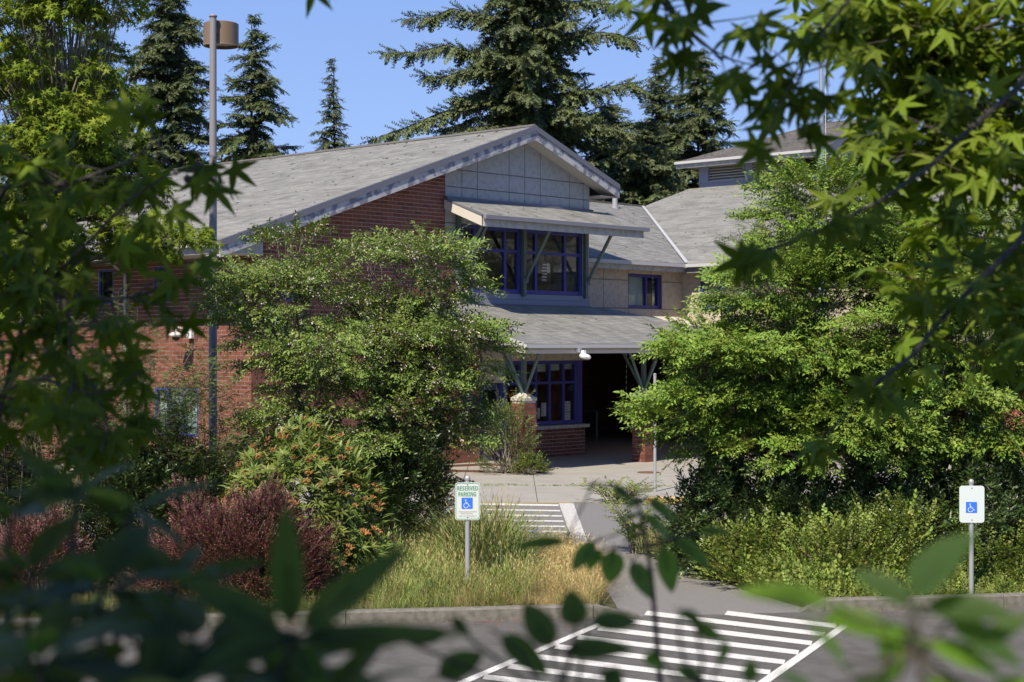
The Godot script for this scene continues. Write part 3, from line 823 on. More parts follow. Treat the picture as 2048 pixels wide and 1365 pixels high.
func star_leaf(st: SurfaceTool, t: Transform3D, size: float, col: Color, droop := 0.25) -> void:
	# five pointed lobes round the stalk end, stalk at the origin, middle lobe along +y
	var ring := []
	var lobes := [[-118.0, 0.62], [-58.0, 0.92], [0.0, 1.0], [58.0, 0.92], [118.0, 0.62]]
	for i in 5:
		var a := deg_to_rad(90.0 + lobes[i][0])
		var l: float = lobes[i][1]
		for q in [[-15.0, 0.50], [0.0, 1.0], [15.0, 0.50]]:
			var b := a + deg_to_rad(q[0])
			ring.append(Vector2(cos(b), sin(b)) * l * q[1])
		if i < 4:
			var c := deg_to_rad(90.0 + (lobes[i][0] + lobes[i + 1][0]) / 2.0)
			ring.append(Vector2(cos(c), sin(c)) * 0.27)
	var pts := []
	for p in ring:
		var r: float = p.length()
		pts.append(t * (Vector3(p.x, p.y, -droop * r * r + 0.05 * sin(p.angle() * 5.0) * r) * size))
	var o := t * Vector3(0, 0.0, 0.03 * size)
	for i in pts.size() - 1:
		ctri(st, o, pts[i + 1], pts[i], col)
	ctri(st, o, pts[0], t * (Vector3(0, -0.1, 0) * size), col)
	ctri(st, o, t * (Vector3(0, -0.1, 0) * size), pts[pts.size() - 1], col)
func star_mesh(size: float, col: Color, droop := 0.25, stalk := 0.5) -> Mesh:
	var st := new_st()
	tube(st, [Vector3(0, -stalk * size, 0.12 * size), Vector3(0, -stalk * 0.5 * size, 0.03 * size), Vector3.ZERO], [0.0016, 0.0014, 0.0012], 3, col * 0.9, false)
	star_leaf(st, Transform3D.IDENTITY, size, col, droop)
	return st.commit()
func star_sprig(n: int, size: float, cols: Array, twig: Color) -> Mesh:
	var st := new_st()
	var len_ := size * 2.2
	tube(st, [Vector3.ZERO, Vector3(0, len_, -0.02)], [0.004, 0.002], 3, twig, false)
	for i in n:
		var p := Vector3(0, len_ * (0.25 + 0.75 * i / maxf(1, n - 1)), 0)
		var a := 2.4 * i + rnd(-0.3, 0.3)
		var d := Vector3(cos(a), rnd(-0.1, 0.5), sin(a) * 0.8 - 0.25)
		var q := p + d * size * 0.55
		st.set_color(twig)
		tube(st, [p, q], [0.0015, 0.001], 3, cols[0], false)
		star_leaf(st, aim(q, Vector3(d.x, -0.35 + rnd(-0.4, 0.4), d.z), Vector3(rnd(-0.4, 0.4), 0.5, 1)), size * rnd(0.75, 1.15), (cols[R.randi() % cols.size()] as Color) * rnd(0.85, 1.1), rnd(0.1, 0.45))
	return st.commit()
func blade(L: float, W: float, bend: float, fold: float, blunt := 0.75) -> Mesh:      # one large smooth leaf along +y, face to +z, with its stalk
	var st := new_st()
	var n := 8
	var rows := []
	for i in n + 1:
		var t := float(i) / n
		var w: float = W * 0.5 * pow(sin(PI * pow(t, blunt)), 0.75) if i > 0 and i < n else 0.0
		var c := Vector3(0, L * t, -bend * t * t * L)
		rows.append([c + Vector3(-w, 0, fold * w), c - Vector3(0, 0, 0.0), c + Vector3(w, 0, fold * w), t])
	st.set_smooth_group(0)
	for i in n:
		for s in 2:
			var a: Vector3 = rows[i][s]
			var b: Vector3 = rows[i + 1][s]
			var c: Vector3 = rows[i + 1][s + 1]
			var d: Vector3 = rows[i][s + 1]
			for v in [a, b, c, a, c, d]:
				st.set_uv(Vector2(v.x / W + 0.5, v.y / L))
				st.add_vertex(v)
	st.set_smooth_group(1)
	for k in 3:
		var a0 := TAU * k / 3
		var a1 := TAU * (k + 1) / 3
		var q := [Vector3(cos(a0), 0, sin(a0)) * 0.0016, Vector3(cos(a1), 0, sin(a1)) * 0.0016]
		for v in [q[0] + Vector3(0, -L * 0.18, 0.0), q[0] + Vector3(0, L * 0.5, -bend * 0.25 * L), q[1] + Vector3(0, L * 0.5, -bend * 0.25 * L), q[0] + Vector3(0, -L * 0.18, 0), q[1] + Vector3(0, L * 0.5, -bend * 0.25 * L), q[1] + Vector3(0, -L * 0.18, 0)]:
			st.set_uv(Vector2(0.5, 0.1))
			st.add_vertex(v)
	st.index()
	st.generate_normals()
	return st.commit()

# ---------------------------------------------------------------- plants
func wiggle(a: Vector3, b: Vector3, n: int, amount: float, sag := 0.0) -> Array:
	var out := []
	for i in n + 1:
		var t := float(i) / n
		var j := amount * sin(PI * t)
		out.append(a.lerp(b, t) + Vector3(rnd(-j, j), rnd(-j, j) * 0.6 + sag * sin(PI * t), rnd(-j, j)))
	out[n] = b
	return out
func taper(n: int, r0: float, r1: float) -> Array:
	var out := []
	for i in n + 1:
		out.append(lerpf(r0, r1, pow(float(i) / n, 0.7)))
	return out

func leafy_tree(called: String, label: String, category: String, base: Vector3, stems: int, stem_r: float, lobes: Array, meshes: Array, m: Material, per_m2: float, tone: Array, group := "", pad := Vector2(0.45, 0.8), flat := 0.5, droop := 0.1, size := Vector2(0.85, 1.2), gap := 0.25, drop_in := 0.0) -> Node3D:
	R.seed = hash(label)
	# lobes: [centre, radii]; foliage in pads of sprigs near the surface of the lobes, limbs from the stems to the pads
	var t := thing(called, label, category, base, group)
	var top := Vector3.ZERO
	for l in lobes: top += (l[0] as Vector3) / lobes.size()
	var forks := []
	for s in stems:
		var a := TAU * s / stems + rnd(-0.4, 0.4)
		var l: Array = lobes[s % lobes.size()]
		var fork: Vector3 = ((l[0] as Vector3).lerp(top, 0.4) - base) * Vector3(1, 0.72, 1) + Vector3(cos(a), 0, sin(a)) * 0.15
		var foot := Vector3(cos(a) * stem_r * 1.4, -0.05, sin(a) * stem_r * 1.4) if stems > 1 else Vector3(0, -0.05, 0)
		var pts := wiggle(foot, fork, 6, 0.1)
		obj("trunk", tubem(pts, taper(6, stem_r, stem_r * 0.5), 8), M.bark, t)
		forks.append(pts)
	var wood := new_st()
	var places := []
	for k in meshes.size(): places.append([])
	var tints := []
	for k in meshes.size(): tints.append(PackedColorArray())
	for l in lobes:
		var c: Vector3 = l[0] - base
		var r: Vector3 = l[1]
		var area := 4.0 * PI * pow((pow(r.x * r.y, 1.6) + pow(r.x * r.z, 1.6) + pow(r.y * r.z, 1.6)) / 3.0, 1.0 / 1.6)
		var pads := int(area / 0.42)
		for i in pads:
			var v := Vector3(R.randfn(), R.randfn() * 0.9, R.randfn()).normalized()
			if v.z < -0.55 and R.randf() < 0.5: v.z = -v.z      # few pads at the far side
			var depth := 1.0 - pow(R.randf(), 2.2) * 0.55
			var at_ := c + v * r * depth
			var hidden := false
			for o in lobes:
				if o != l:
					var q: Vector3 = (at_ + base - o[0]) / (o[1] as Vector3)
					hidden = hidden or q.length() < 0.6
			if hidden and R.randf() < 0.8: continue
			var pr := rnd(pad.x, pad.y)
			if R.randf() < gap: pr *= 0.5
			# limb
			var from: Vector3 = forks[0][2]
			for stem in forks:
				for k in range(2, stem.size()):
					if ((stem[k] as Vector3) + Vector3(0, 0.35, 0) - at_).length() * rnd(0.8, 1.2) < (from + Vector3(0, 0.35, 0) - at_).length(): from = stem[k]
			var pts := wiggle(from, at_, 4, 0.12, 0.1)
			tube(wood, pts, taper(4, stem_r * 0.22, 0.005), 4, Color.WHITE, false)
			var tilt := (Vector3(v.x, v.y * 0.4 + 0.75, v.z)).normalized()
			var n := int(per_m2 * pr * pr * PI * 1.1)
			for k in n:
				var a := rnd(0, TAU)
				var rr := sqrt(R.randf()) * pr
				var off := Vector3(cos(a) * rr, (1.0 - pow(rr / pr, 2.0)) * pr * flat * rnd(0.2, 1.0) - droop * rr, sin(a) * rr)
				var out := Vector3(cos(a) * 0.9, rnd(-0.25, 0.55) - droop, sin(a) * 0.9) + v * 0.5
				var which := R.randi() % meshes.size()
				var x := aim(at_ + off, out, tilt + Vector3(rnd(-0.5, 0.5), 0, rnd(-0.5, 0.5)), rnd(size.x, size.y))
				places[which].append(x)
				var g := rnd(tone[0], tone[1])
				tints[which].append(Color(g * rnd(0.9, 1.15), g, g * rnd(0.8, 1.1)))
			for k in 3:
				tube(wood, wiggle(at_.lerp(from, 0.25), at_ + Vector3(rnd(-1, 1), rnd(-0.2, 0.4), rnd(-1, 1)) * pr * 0.9, 3, 0.05), taper(3, 0.007, 0.002), 3, Color.WHITE, false)
	var w := obj("branches", wood.commit(), M.twig, t)
	w.set_meta("kind", "stuff")
	for k in meshes.size():
		many("crown", meshes[k], m, t, places[k], tints[k])
	return t

func stem_shrub(called: String, label: String, category: String, base: Vector3, stems: int, height: float, spread: float, meshes: Array, m: Material, tone: Array, step := 0.07, arch := 0.35, group := "", wood: Material = null, from := 0.25, r0 := 0.012) -> Node3D:
	R.seed = hash(label)
	# stems that rise from one foot and arch over, with sprigs along them
	var t := thing(called, label, category, base, group)
	var st := new_st()
	var places := []
	var tints := PackedColorArray()
	var big := []
	for s in stems:
		var a := rnd(0, TAU)
		var lean := sqrt(R.randf()) * spread
		var h := height * rnd(0.6, 1.0)
		var pts := []
		var foot := Vector3(cos(a), 0, sin(a)) * rnd(0.02, 0.25) * spread
		for i in 9:
			var u := i / 8.0
			pts.append(foot + Vector3(cos(a) * lean * pow(u, 1.5), h * (u - arch * 0.5 * u * u * u), sin(a) * lean * pow(u, 1.5)) + Vector3(rnd(-0.02, 0.02), 0, rnd(-0.02, 0.02)))
		tube(st, pts, taper(8, r0, 0.002), 4, Color.WHITE, false)
		var u := from
		while u < 1.0:
			var f := u * 8.0
			var i := mini(int(f), 7)
			var p: Vector3 = (pts[i] as Vector3).lerp(pts[i + 1], f - i)
			var along: Vector3 = (pts[i + 1] - pts[i]).normalized()
			var b := rnd(0, TAU)
			places.append(aim(p, along * 0.6 + Vector3(cos(b), rnd(-0.1, 0.4), sin(b)), Vector3(rnd(-0.3, 0.3), 1, rnd(-0.3, 0.3)), rnd(0.7, 1.2) * (1.1 - 0.4 * u)))
			var g := rnd(tone[0], tone[1])
			tints.append(Color(g * rnd(0.9, 1.15), g, g * rnd(0.8, 1.1)))
			u += step / height * rnd(0.6, 1.4)
	var w := obj("stems", st.commit(), wood if wood else M.twig, t)
	w.set_meta("kind", "stuff")
	var k := meshes.size()
	for j in k:
		var pl := []
		var tn := PackedColorArray()
		for i in range(j, places.size(), k):
			pl.append(places[i])
			tn.append(tints[i])
		many("foliage", meshes[j], m, t, pl, tn)
	return t

func mound(called: String, label: String, category: String, centre: Vector3, r: Vector3, meshes: Array, m: Material, count: int, tone: Array, group := "", rough := 0.25, size := Vector2(0.8, 1.2), lift := 0.6, deep := 0.3) -> Node3D:
	R.seed = hash(label)
	# a rounded shrub: sprigs all over an uneven dome that stands on the ground
	var t := thing(called, label, category, centre, group)
	var places := []
	var tints := PackedColorArray()
	var n := FastNoiseLite.new()
	n.seed = R.randi()
	n.frequency = 0.9
	var st := new_st()
	for i in count:
		var v := Vector3(R.randfn(), absf(R.randfn()) * 1.1, R.randfn()).normalized()
		var k := 1.0 + rough * n.get_noise_3d(v.x * 2.2, v.y * 2.2, v.z * 2.2) * 2.0 - deep * pow(R.randf(), 2.5)
		var p := v * r * k
		places.append(aim(p, v + Vector3(rnd(-0.5, 0.5), lift * rnd(0.2, 1.0), rnd(-0.5, 0.5)), Vector3(rnd(-0.4, 0.4), 1, rnd(-0.4, 0.4)) if lift > 0.3 else v, rnd(size.x, size.y)))
		var g := rnd(tone[0], tone[1])
		tints.append(Color(g * rnd(0.88, 1.15), g * rnd(0.95, 1.05), g * rnd(0.8, 1.15)))
	for i in 26:
		var v := Vector3(R.randfn(), absf(R.randfn()), R.randfn()).normalized()
		tube(st, wiggle(Vector3(rnd(-0.15, 0.15), -0.03, rnd(-0.15, 0.15)), v * r * 0.92, 4, 0.06), taper(4, 0.022, 0.005), 4, Color.WHITE, false)
	var w := obj("branches", st.commit(), M.twig, t)
	w.set_meta("kind", "stuff")
	for j in meshes.size():
		var pl := []
		var tn := PackedColorArray()
		for i in range(j, places.size(), meshes.size()):
			pl.append(places[i])
			tn.append(tints[i])
		many("foliage", meshes[j], m, t, pl, tn)
	return t

func conifer_spray(seed_tone: float) -> Mesh:
	var st := new_st()
	var c := Color(0.072, 0.098, 0.034) * seed_tone
	tube(st, [Vector3.ZERO, Vector3(0, 0.55, -0.03), Vector3(0, 1.0, -0.12)], [0.012, 0.008, 0.004], 3, Color(0.05, 0.04, 0.025), false)
	for i in 11:
		var t := 0.06 + 0.9 * i / 10.0
		for s in [-1.0, 1.0]:
			var L := (0.40 - 0.26 * t) * rnd(0.75, 1.25)
			var p := Vector3(0, t, -0.12 * t * t)
			var d := Vector3(s * rnd(0.7, 1.0), rnd(0.5, 0.95), rnd(-0.55, 0.3))
			diamond(st, p, d, Vector3(rnd(-0.5, 0.5), rnd(-0.4, 0.4), 1), L, 0.105 * rnd(0.7, 1.2), c * rnd(0.75, 1.3), 0.3, rnd(-0.1, 0.4))
		if i % 2 == 0:
			diamond(st, Vector3(0, t, -0.1 * t), Vector3(rnd(-0.4, 0.4), 0.7, rnd(0.3, 0.9)), Vector3(1, 0.2, rnd(-0.5, 0.5)), 0.2, 0.075, c * rnd(0.9, 1.35))
	diamond(st, Vector3(0, 0.95, -0.1), Vector3(0, 1, -0.2), Vector3(0, 0, 1), 0.16, 0.07, c * 1.3)
	return st.commit()
func branch_sprays(st: SurfaceTool, root: Vector3, dir: Vector3, L: float, rise: float, droop: float, size: float, places: Array, hang: float, bare := 0.12) -> void:
	var pts := []
	for i in 6:
		var s := i / 5.0
		pts.append(root + dir * L * s + Vector3(0, (rise * s - droop * s * s) * L, 0) + Vector3(rnd(-1, 1), rnd(-1, 1), rnd(-1, 1)) * 0.05 * L * s)
	tube(st, pts, taper(5, 0.018 + 0.011 * L, 0.008), 4, Color.WHITE, false)
	var side := dir.cross(Vector3.UP).normalized()
	var s := bare
	while s < 1.0:
		var f := s * 5.0
		var i := mini(int(f), 4)
		var p: Vector3 = (pts[i] as Vector3).lerp(pts[i + 1], f - i)
		var along: Vector3 = (pts[i + 1] - pts[i]).normalized()
		for k in [-1.0, 1.0]:
			var reach := size * rnd(0.7, 1.25) * (1.15 - 0.45 * s)
			places.append(aim(p, along * rnd(0.3, 0.9) + side * k * rnd(0.4, 1.0) + Vector3(0, -hang * rnd(0.1, 1.0), 0), Vector3(rnd(-0.3, 0.3), 1, rnd(-0.3, 0.3)), reach))
		if R.randf() < 0.5:
			places.append(aim(p, along * 0.5 + Vector3(rnd(-0.3, 0.3), -0.3 - hang * rnd(0.3, 1.2), rnd(-0.3, 0.3)), along, size * rnd(0.5, 0.95)))
		if R.randf() < 0.45:
			places.append(aim(p, along * 0.8 + Vector3(rnd(-0.3, 0.3), rnd(0.25, 0.7), rnd(-0.3, 0.3)), -along, size * rnd(0.5, 0.85)))
		s += 0.125 / L * rnd(0.7, 1.4)
	places.append(aim(pts[5], pts[5] - pts[4], Vector3.UP, size * 0.8))
func conifer(label: String, px: float, d: float, top_py: float, radius: float, opt := {}) -> Node3D:
	R.seed = hash(label)
	var top := at(px, top_py, d)
	var base := Vector3(top.x, 0, -d)
	var H := top.y
	var t := thing("fir_tree", label, "tree", base, "tall firs behind the school")
	obj("trunk", tubem(wiggle(Vector3(0, -0.1, 0), Vector3(rnd(-0.2, 0.2), H * 0.98, 0), 8, 0.12), taper(8, H * 0.014, 0.02), 8), M.fir_bark, t)
	var st := new_st()
	var places := []
	var h: float = opt.get("from", 4.0)
	var h0 := h
	var size: float = opt.get("size", 0.62)
	var hang: float = opt.get("hang", 0.5)
	while h < H - 0.15:
		var u := (H - h) / (H - h0)
		var L0: float = radius * pow(u, opt.get("curve", 0.7))
		var whorl := R.randi_range(5, 7)
		var a0 := rnd(0, TAU)
		for k in whorl:
			if R.randf() < opt.get("gaps", 0.1): continue
			var a := a0 + TAU * k / whorl + rnd(-0.35, 0.35)
			var L := maxf(0.22, L0 * rnd(opt.get("least", 0.6), 1.18))
			branch_sprays(st, Vector3(0, h + rnd(-0.15, 0.15), 0), Vector3(cos(a), 0, sin(a)), L, rnd(-0.05, 0.5) + 0.35 * (1.0 - u), rnd(0.2, 0.75), size * clampf(0.35 + L * 0.35, 0.45, 1.0), places, hang)
		h += rnd(0.34, 0.58) * (0.55 + 0.45 * u)
	for limb in opt.get("limbs", []):
		# single limbs that stand out: [height, tip x, tip y, towards the viewer]
		var from := Vector3(0, limb[0], 0)
		var tip := Vector3(limb[1], limb[2], limb[3])
		var dv := tip - from
		var L := Vector2(dv.x, dv.z).length()
		branch_sprays(st, from, Vector3(dv.x, 0, dv.z).normalized(), L, dv.y / L + 0.3, 0.3, size * 1.15, places, hang * 1.5, 0.2)
	var w := obj("branches", st.commit(), M.fir_bark, t)
	w.set_meta("kind", "stuff")
	for j in 3:
		var pl := []
		var tn := PackedColorArray()
		for i in range(j, places.size(), 3):
			pl.append(places[i])
			var g := rnd(0.75, 1.25)
			tn.append(Color(g * rnd(0.9, 1.1), g, g * rnd(0.85, 1.1)))
		many("crown", M.sprays[j], M.fir, t, pl, tn)
	return t

# ---------------------------------------------------------------- ground
func kerb_d(x: float) -> float: return 19.15 + 0.16 * x
func kerb_at(x: float, back := 0.0) -> Vector3: return Vector3(x, 0, -(kerb_d(x) + back))
func bank(d: float) -> float: return 1.5 * (1.0 - smoothstep(4.0, 10.5, d)) - 0.02
func build_ground() -> void:
	var st := new_st()
	var ds := [-300.0, -60.0, -20.0, -6.0, 0.0, 2.0, 3.5, 4.5, 5.5, 6.5, 7.5, 8.5, 9.5, 10.5, 14.0, 30.0, 70.0, 150.0, 500.0]
	var xs := [-400.0, -60.0, -15.0, -5.0, 0.0, 5.0, 15.0, 60.0, 400.0]
	for i in ds.size() - 1:
		for j in xs.size() - 1:
			quad_n(st, Vector3(xs[j], bank(ds[i]), -ds[i]), Vector3(xs[j + 1], bank(ds[i]), -ds[i]), Vector3(xs[j + 1], bank(ds[i + 1]), -ds[i + 1]), Vector3(xs[j], bank(ds[i + 1]), -ds[i + 1]), Vector3.UP)
	structure("ground", st.commit(), M.lawn)
	structure("parking_lot", slab([Vector3(-30, 0, -10.6), Vector3(30, 0, -10.6), kerb_at(30), kerb_at(3.6), kerb_at(1.3), kerb_at(-30)], -0.1, 0.004), M.asphalt)
	# walkway between the planted islands, then the drive and the concrete in front of the school
	structure("footpath", slab([kerb_at(1.3, 0.003), kerb_at(3.62, 0.003), Vector3(3.1, 0, -21.2), Vector3(2.62, 0, -23.0), Vector3(2.4, 0, -25.4), Vector3(-2.2, 0, -25.4), Vector3(-1.0, 0, -24.6), Vector3(0.9, 0, -24.4), Vector3(1.2, 0, -22.5)], -0.1, 0.008), M.asphalt_path)
	structure("driveway", slab([Vector3(-40, 0, -25.403), Vector3(40, 0, -25.403), Vector3(40, 0, -33.36), Vector3(-40, 0, -33.36)], -0.1, 0.002), M.asphalt_path)
	var walk := Node3D.new()
	walk.name = "concrete_walk"
	add_child(walk)
	walk.set_meta("kind", "structure")
	var xs2 := [-12.0, -7.6, -4.1, -1.15, 0.52, 4.1, 8.2, 13.0, 22.0]
	var ds2 := [33.36, 37.25, 41.2, 46.5, 54.0, 62.5]
	for i in xs2.size() - 1:
		for j in ds2.size() - 1:
			obj("slab", boxm(Vector3(xs2[i] + 0.008, -0.1, -ds2[j + 1] + 0.008), Vector3(xs2[i + 1] - 0.008, 0.012 + rnd(0, 0.003), -ds2[j] - 0.008)), M.concrete_walk, walk)
	var seam := []
	var tint := PackedColorArray()
	for i in 420:
		var d: float = 37.25 if i % 3 else 37.9 - 0.25 * absf(rnd(-1, 1))
		var x := rnd(-3.5, 3.6) if i % 3 else rnd(-3.5, 0.4)
		if i % 3 == 0: d = 37.55 - 0.04 * x
		seam.append(Transform3D(Basis.from_euler(Vector3(0, rnd(0, TAU), 0)).scaled(Vector3(0.16, 0.10, 0.16)), Vector3(x, 0.01, -d + rnd(-0.02, 0.02))))
		tint.append(Color(0.8, 1, 0.7))
	tag(many("seam_grass", M.tuft_green, M.grass, self, seam, tint), "thin grass growing along the joints of the concrete walk", "grass")
	# kerbs and planted islands
	kerb("kerb", [Vector3(-30, 0, -kerb_d(-30)), kerb_at(-6), kerb_at(-1.9), kerb_at(0.95)], 0.15)
	structure("kerb_ramp", hexam([kerb_at(0.955), kerb_at(1.5), kerb_at(1.5, 0.16), kerb_at(0.955, 0.16)], [kerb_at(0.955) + Vector3(0, 0.15, 0), kerb_at(1.5) + Vector3(0, 0.012, 0), kerb_at(1.5, 0.16) + Vector3(0, 0.012, 0), kerb_at(0.955, 0.16) + Vector3(0, 0.15, 0)]), M.kerb)
	kerb("kerb", [kerb_at(3.75), kerb_at(6.0), kerb_at(12), Vector3(30, 0, -kerb_d(30))], 0.15)
	structure("kerb_ramp", hexam([kerb_at(3.45), kerb_at(3.745), kerb_at(3.745, 0.16), kerb_at(3.45, 0.16)], [kerb_at(3.45) + Vector3(0, 0.012, 0), kerb_at(3.745) + Vector3(0, 0.15, 0), kerb_at(3.745, 0.16) + Vector3(0, 0.15, 0), kerb_at(3.45, 0.16) + Vector3(0, 0.012, 0)]), M.kerb)
	structure("planting_bed", slab([kerb_at(-30, 0.155), kerb_at(1.0, 0.165), Vector3(1.18, 0, -22.5), Vector3(0.88, 0, -24.35), Vector3(-1.05, 0, -24.5), Vector3(-2.3, 0, -25.38), Vector3(-30, 0, -25.38)], -0.1, BED), M.soil)
	structure("planting_bed", slab([kerb_at(3.72, 0.165), kerb_at(30, 0.155), Vector3(30, 0, -25.38), Vector3(2.45, 0, -25.38), Vector3(2.66, 0, -23.0), Vector3(3.14, 0, -21.2)], -0.1, BED), M.soil)
	structure("mulch_bed", slab([Vector3(-3.6, 0, -41.8), Vector3(-0.6, 0, -41.1), Vector3(0.7, 0, -41.0), Vector3(0.9, 0, -42.0), Vector3(-0.6, 0, -43.6), Vector3(-1.6, 0, -43.0), Vector3(-5.4, 0, -39.0), Vector3(-5.9, 0, -38.4)], -0.05, 0.07), M.mulch)
	structure("planting_bed", slab([Vector3(-7.0, 0, -38.6), Vector3(-5.5, 0, -38.9), Vector3(-4.6, 0, -34.0), Vector3(-11.0, 0, -34.0), Vector3(-14.0, 0, -41.0)], -0.05, 0.09), M.soil)
	# the far edge of the drive: a flush yellow line, then a yellow painted kerb
	structure("painted_line", sheet([Vector3(-2.2, 0, -33.20), Vector3(1.2, 0, -33.20), Vector3(1.2, 0, -33.35), Vector3(-2.2, 0, -33.35)], 0.007), M.yellow_paint)
	kerb("painted_kerb", [Vector3(1.25, 0, -33.2), Vector3(2.7, 0, -33.2)], 0.025, M.kerb)
	kerb("painted_kerb", [Vector3(2.72, 0, -33.2), Vector3(7.5, 0, -33.2)], 0.13, M.yellow_paint)
	build_markings()

func kerb(called: String, pts: Array, h: float, m: Material = null) -> void:
	var k := Node3D.new()
	k.name = numbered(called)
	add_child(k, true)
	k.set_meta("kind", "structure")
	for i in pts.size() - 1:
		var p: Vector3 = pts[i]
		var q: Vector3 = pts[i + 1]
		var n := maxi(1, int((q - p).length() / 3.0))
		var back := Vector3(0, 0, -0.15)
		for j in n:
			var a := p.lerp(q, float(j) / n) + (q - p).normalized() * 0.004
			var b := p.lerp(q, float(j + 1) / n) - (q - p).normalized() * 0.004
			var st := new_st()
			var u := Vector3.UP
			# the face leans back a little and its edge is rounded off
			hexa(st, [a - u * 0.1, b - u * 0.1, b + back - u * 0.1, a + back - u * 0.1], [a + u * (h - 0.02) + back * 0.06, b + u * (h - 0.02) + back * 0.06, b + back + u * (h - 0.02), a + back + u * (h - 0.02)])
			hexa(st, [a + u * (h - 0.0199) + back * 0.06, b + u * (h - 0.0199) + back * 0.06, b + back + u * (h - 0.0199), a + back + u * (h - 0.0199)], [a + u * h + back * 0.2, b + u * h + back * 0.2, b + back + u * h, a + back + u * h])
			obj("kerb_stone", st.commit(), m if m else M.kerb, k)

func build_markings() -> void:
	# the hatched aisle in the car park
	var aisle := Node3D.new()
	aisle.name = "hatched_aisle"
	add_child(aisle)
	aisle.set_meta("kind", "structure")
	var lx := func(y: float) -> float: return 1190.0 - 2.36 * (y - 1255.0)
	var rx := func(y: float) -> float: return 1680.0 - 1.43 * (y - 1260.0)
	for e in [[lx, 1246.0], [rx, 1243.0]]:
		var f: Callable = e[0]
		var y0: float = e[1]
		obj("border_line", sheet([gp(f.call(y0) - 10, y0), gp(f.call(y0) + 10, y0), gp(f.call(1480.0) + 15, 1480.0), gp(f.call(1480.0) - 15, 1480.0)], 0.010), M.white_paint, aisle)
	for k in 13:
		var yc := 1233.0 + 19.0 * k + 0.55 * k * k
		var s := 0.122
		var th := 4.0 + 0.12 * k
		# ends on the two border lines
		var xl := (1190.0 - 2.36 * (yc - s * 1500.0 - 1255.0)) / (1.0 + 2.36 * s) + 14.0
		var xr := (1680.0 - 1.43 * (yc - s * 1500.0 - 1260.0)) / (1.0 + 1.43 * s) - 12.0
		xl = maxf(xl, 1500.0 + (1227.5 - yc) / s)
		if xr - xl < 30: continue
		var yl := yc + s * (xl - 1500.0)
		var yr := yc + s * (xr - 1500.0)
		obj("stripe", sheet([gp(xl, yl - th), gp(xr, yr - th), gp(xr - 3, yr + th), gp(xl - 6, yl + th)], 0.0085), M.white_paint, aisle)
	var cross := Node3D.new()
	cross.name = "crosswalk"
	add_child(cross)
	cross.set_meta("kind", "structure")
	for y in [1010.5, 1021.5, 1032.0, 1042.5, 1053.0, 1063.5, 1074.0, 1088.0, 1097.0]:
		var x1: float = 1117.0 + (y - 1010.0) * 0.30
		var th := 1.7 if y < 1011 else 1.35
		obj("bar", sheet([gp(900, y - th - 2.4), gp(x1, y - th + 1.2), gp(x1, y + th + 1.2), gp(900, y + th - 2.4)], 0.006), M.white_paint, cross)
	obj("edge_bar", sheet([gp(1118, 1008), gp(1147, 1008), gp(1172, 1076), gp(1180, 1100), gp(1150, 1100), gp(1143, 1076)], 0.0075), M.worn_paint, cross)

# ---------------------------------------------------------------- things that stand about
func letter_fit(parent: Node, text: String, w: float, h: float, where: Vector3, m: Material, bold := false) -> void:
	var o := letter(parent, text, h, where, m, bold)
	var box_ := (o.mesh as TextMesh).get_aabb()
	if box_.size.x > 1e-4:
		o.scale = Vector3(w / box_.size.x, h / box_.size.y, 1)
		o.position = where - Vector3(box_.get_center().x * o.scale.x, box_.get_center().y * o.scale.y, 0)
func rounded(w: float, h: float, r: float) -> PackedVector2Array:
	var out := PackedVector2Array()
	for c in [[1, 1, 0.0], [-1, 1, 90.0], [-1, -1, 180.0], [1, -1, 270.0]]:
		for k in 6:
			var a := deg_to_rad(c[2] + 18.0 * k)
			out.append(Vector2(c[0] * (w / 2 - r) + cos(a) * r, c[1] * (h / 2 - r) + sin(a) * r))
	return out
func ring(st: SurfaceTool, c: Vector2, r: float, th: float, a0: float, a1: float, z: float) -> void:
	var n := 18
	for i in n:
		var p := Vector2.from_angle(deg_to_rad(lerpf(a0, a1, float(i) / n)))
		var q := Vector2.from_angle(deg_to_rad(lerpf(a0, a1, float(i + 1) / n)))
		var a := c + p * (r - th / 2)
		var b := c + p * (r + th / 2)
		var d := c + q * (r + th / 2)
		var e := c + q * (r - th / 2)
		quad_n(st, Vector3(a.x, a.y, z), Vector3(b.x, b.y, z), Vector3(d.x, d.y, z), Vector3(e.x, e.y, z), Vector3(0, 0, 1))
func chair_symbol(parent: Node, size: float, where: Vector3, m: Material) -> void:      # wheelchair sign
	var st := new_st()
	var s := size
	var z := 0.0
	ring(st, Vector2(-0.10, -0.20) * s, 0.20 * s, 0.055 * s, -10, -250, z)
	ring(st, Vector2(-0.13, 0.30) * s, 0.03 * s, 0.06 * s, 0, 360, z)
	for b in [[Vector2(-0.13, 0.24), Vector2(-0.11, -0.03)], [Vector2(-0.11, 0.08), Vector2(0.03, 0.08)], [Vector2(-0.12, -0.03), Vector2(0.08, -0.03)], [Vector2(0.08, -0.03), Vector2(0.19, -0.25)], [Vector2(0.18, -0.26), Vector2(0.28, -0.22)]]:
		var d: Vector2 = (b[1] - b[0]).normalized() * s
		var nrm := Vector2(-d.y, d.x) * 0.027
		var p: Vector2 = b[0] * s
		var q: Vector2 = b[1] * s
		quad_n(st, Vector3(p.x + nrm.x, p.y + nrm.y, z), Vector3(q.x + nrm.x, q.y + nrm.y, z), Vector3(q.x - nrm.x, q.y - nrm.y, z), Vector3(p.x - nrm.x, p.y - nrm.y, z), Vector3(0, 0, 1))
	var o := obj("wheelchair_symbol", st.commit(), m, parent)
	o.position = where
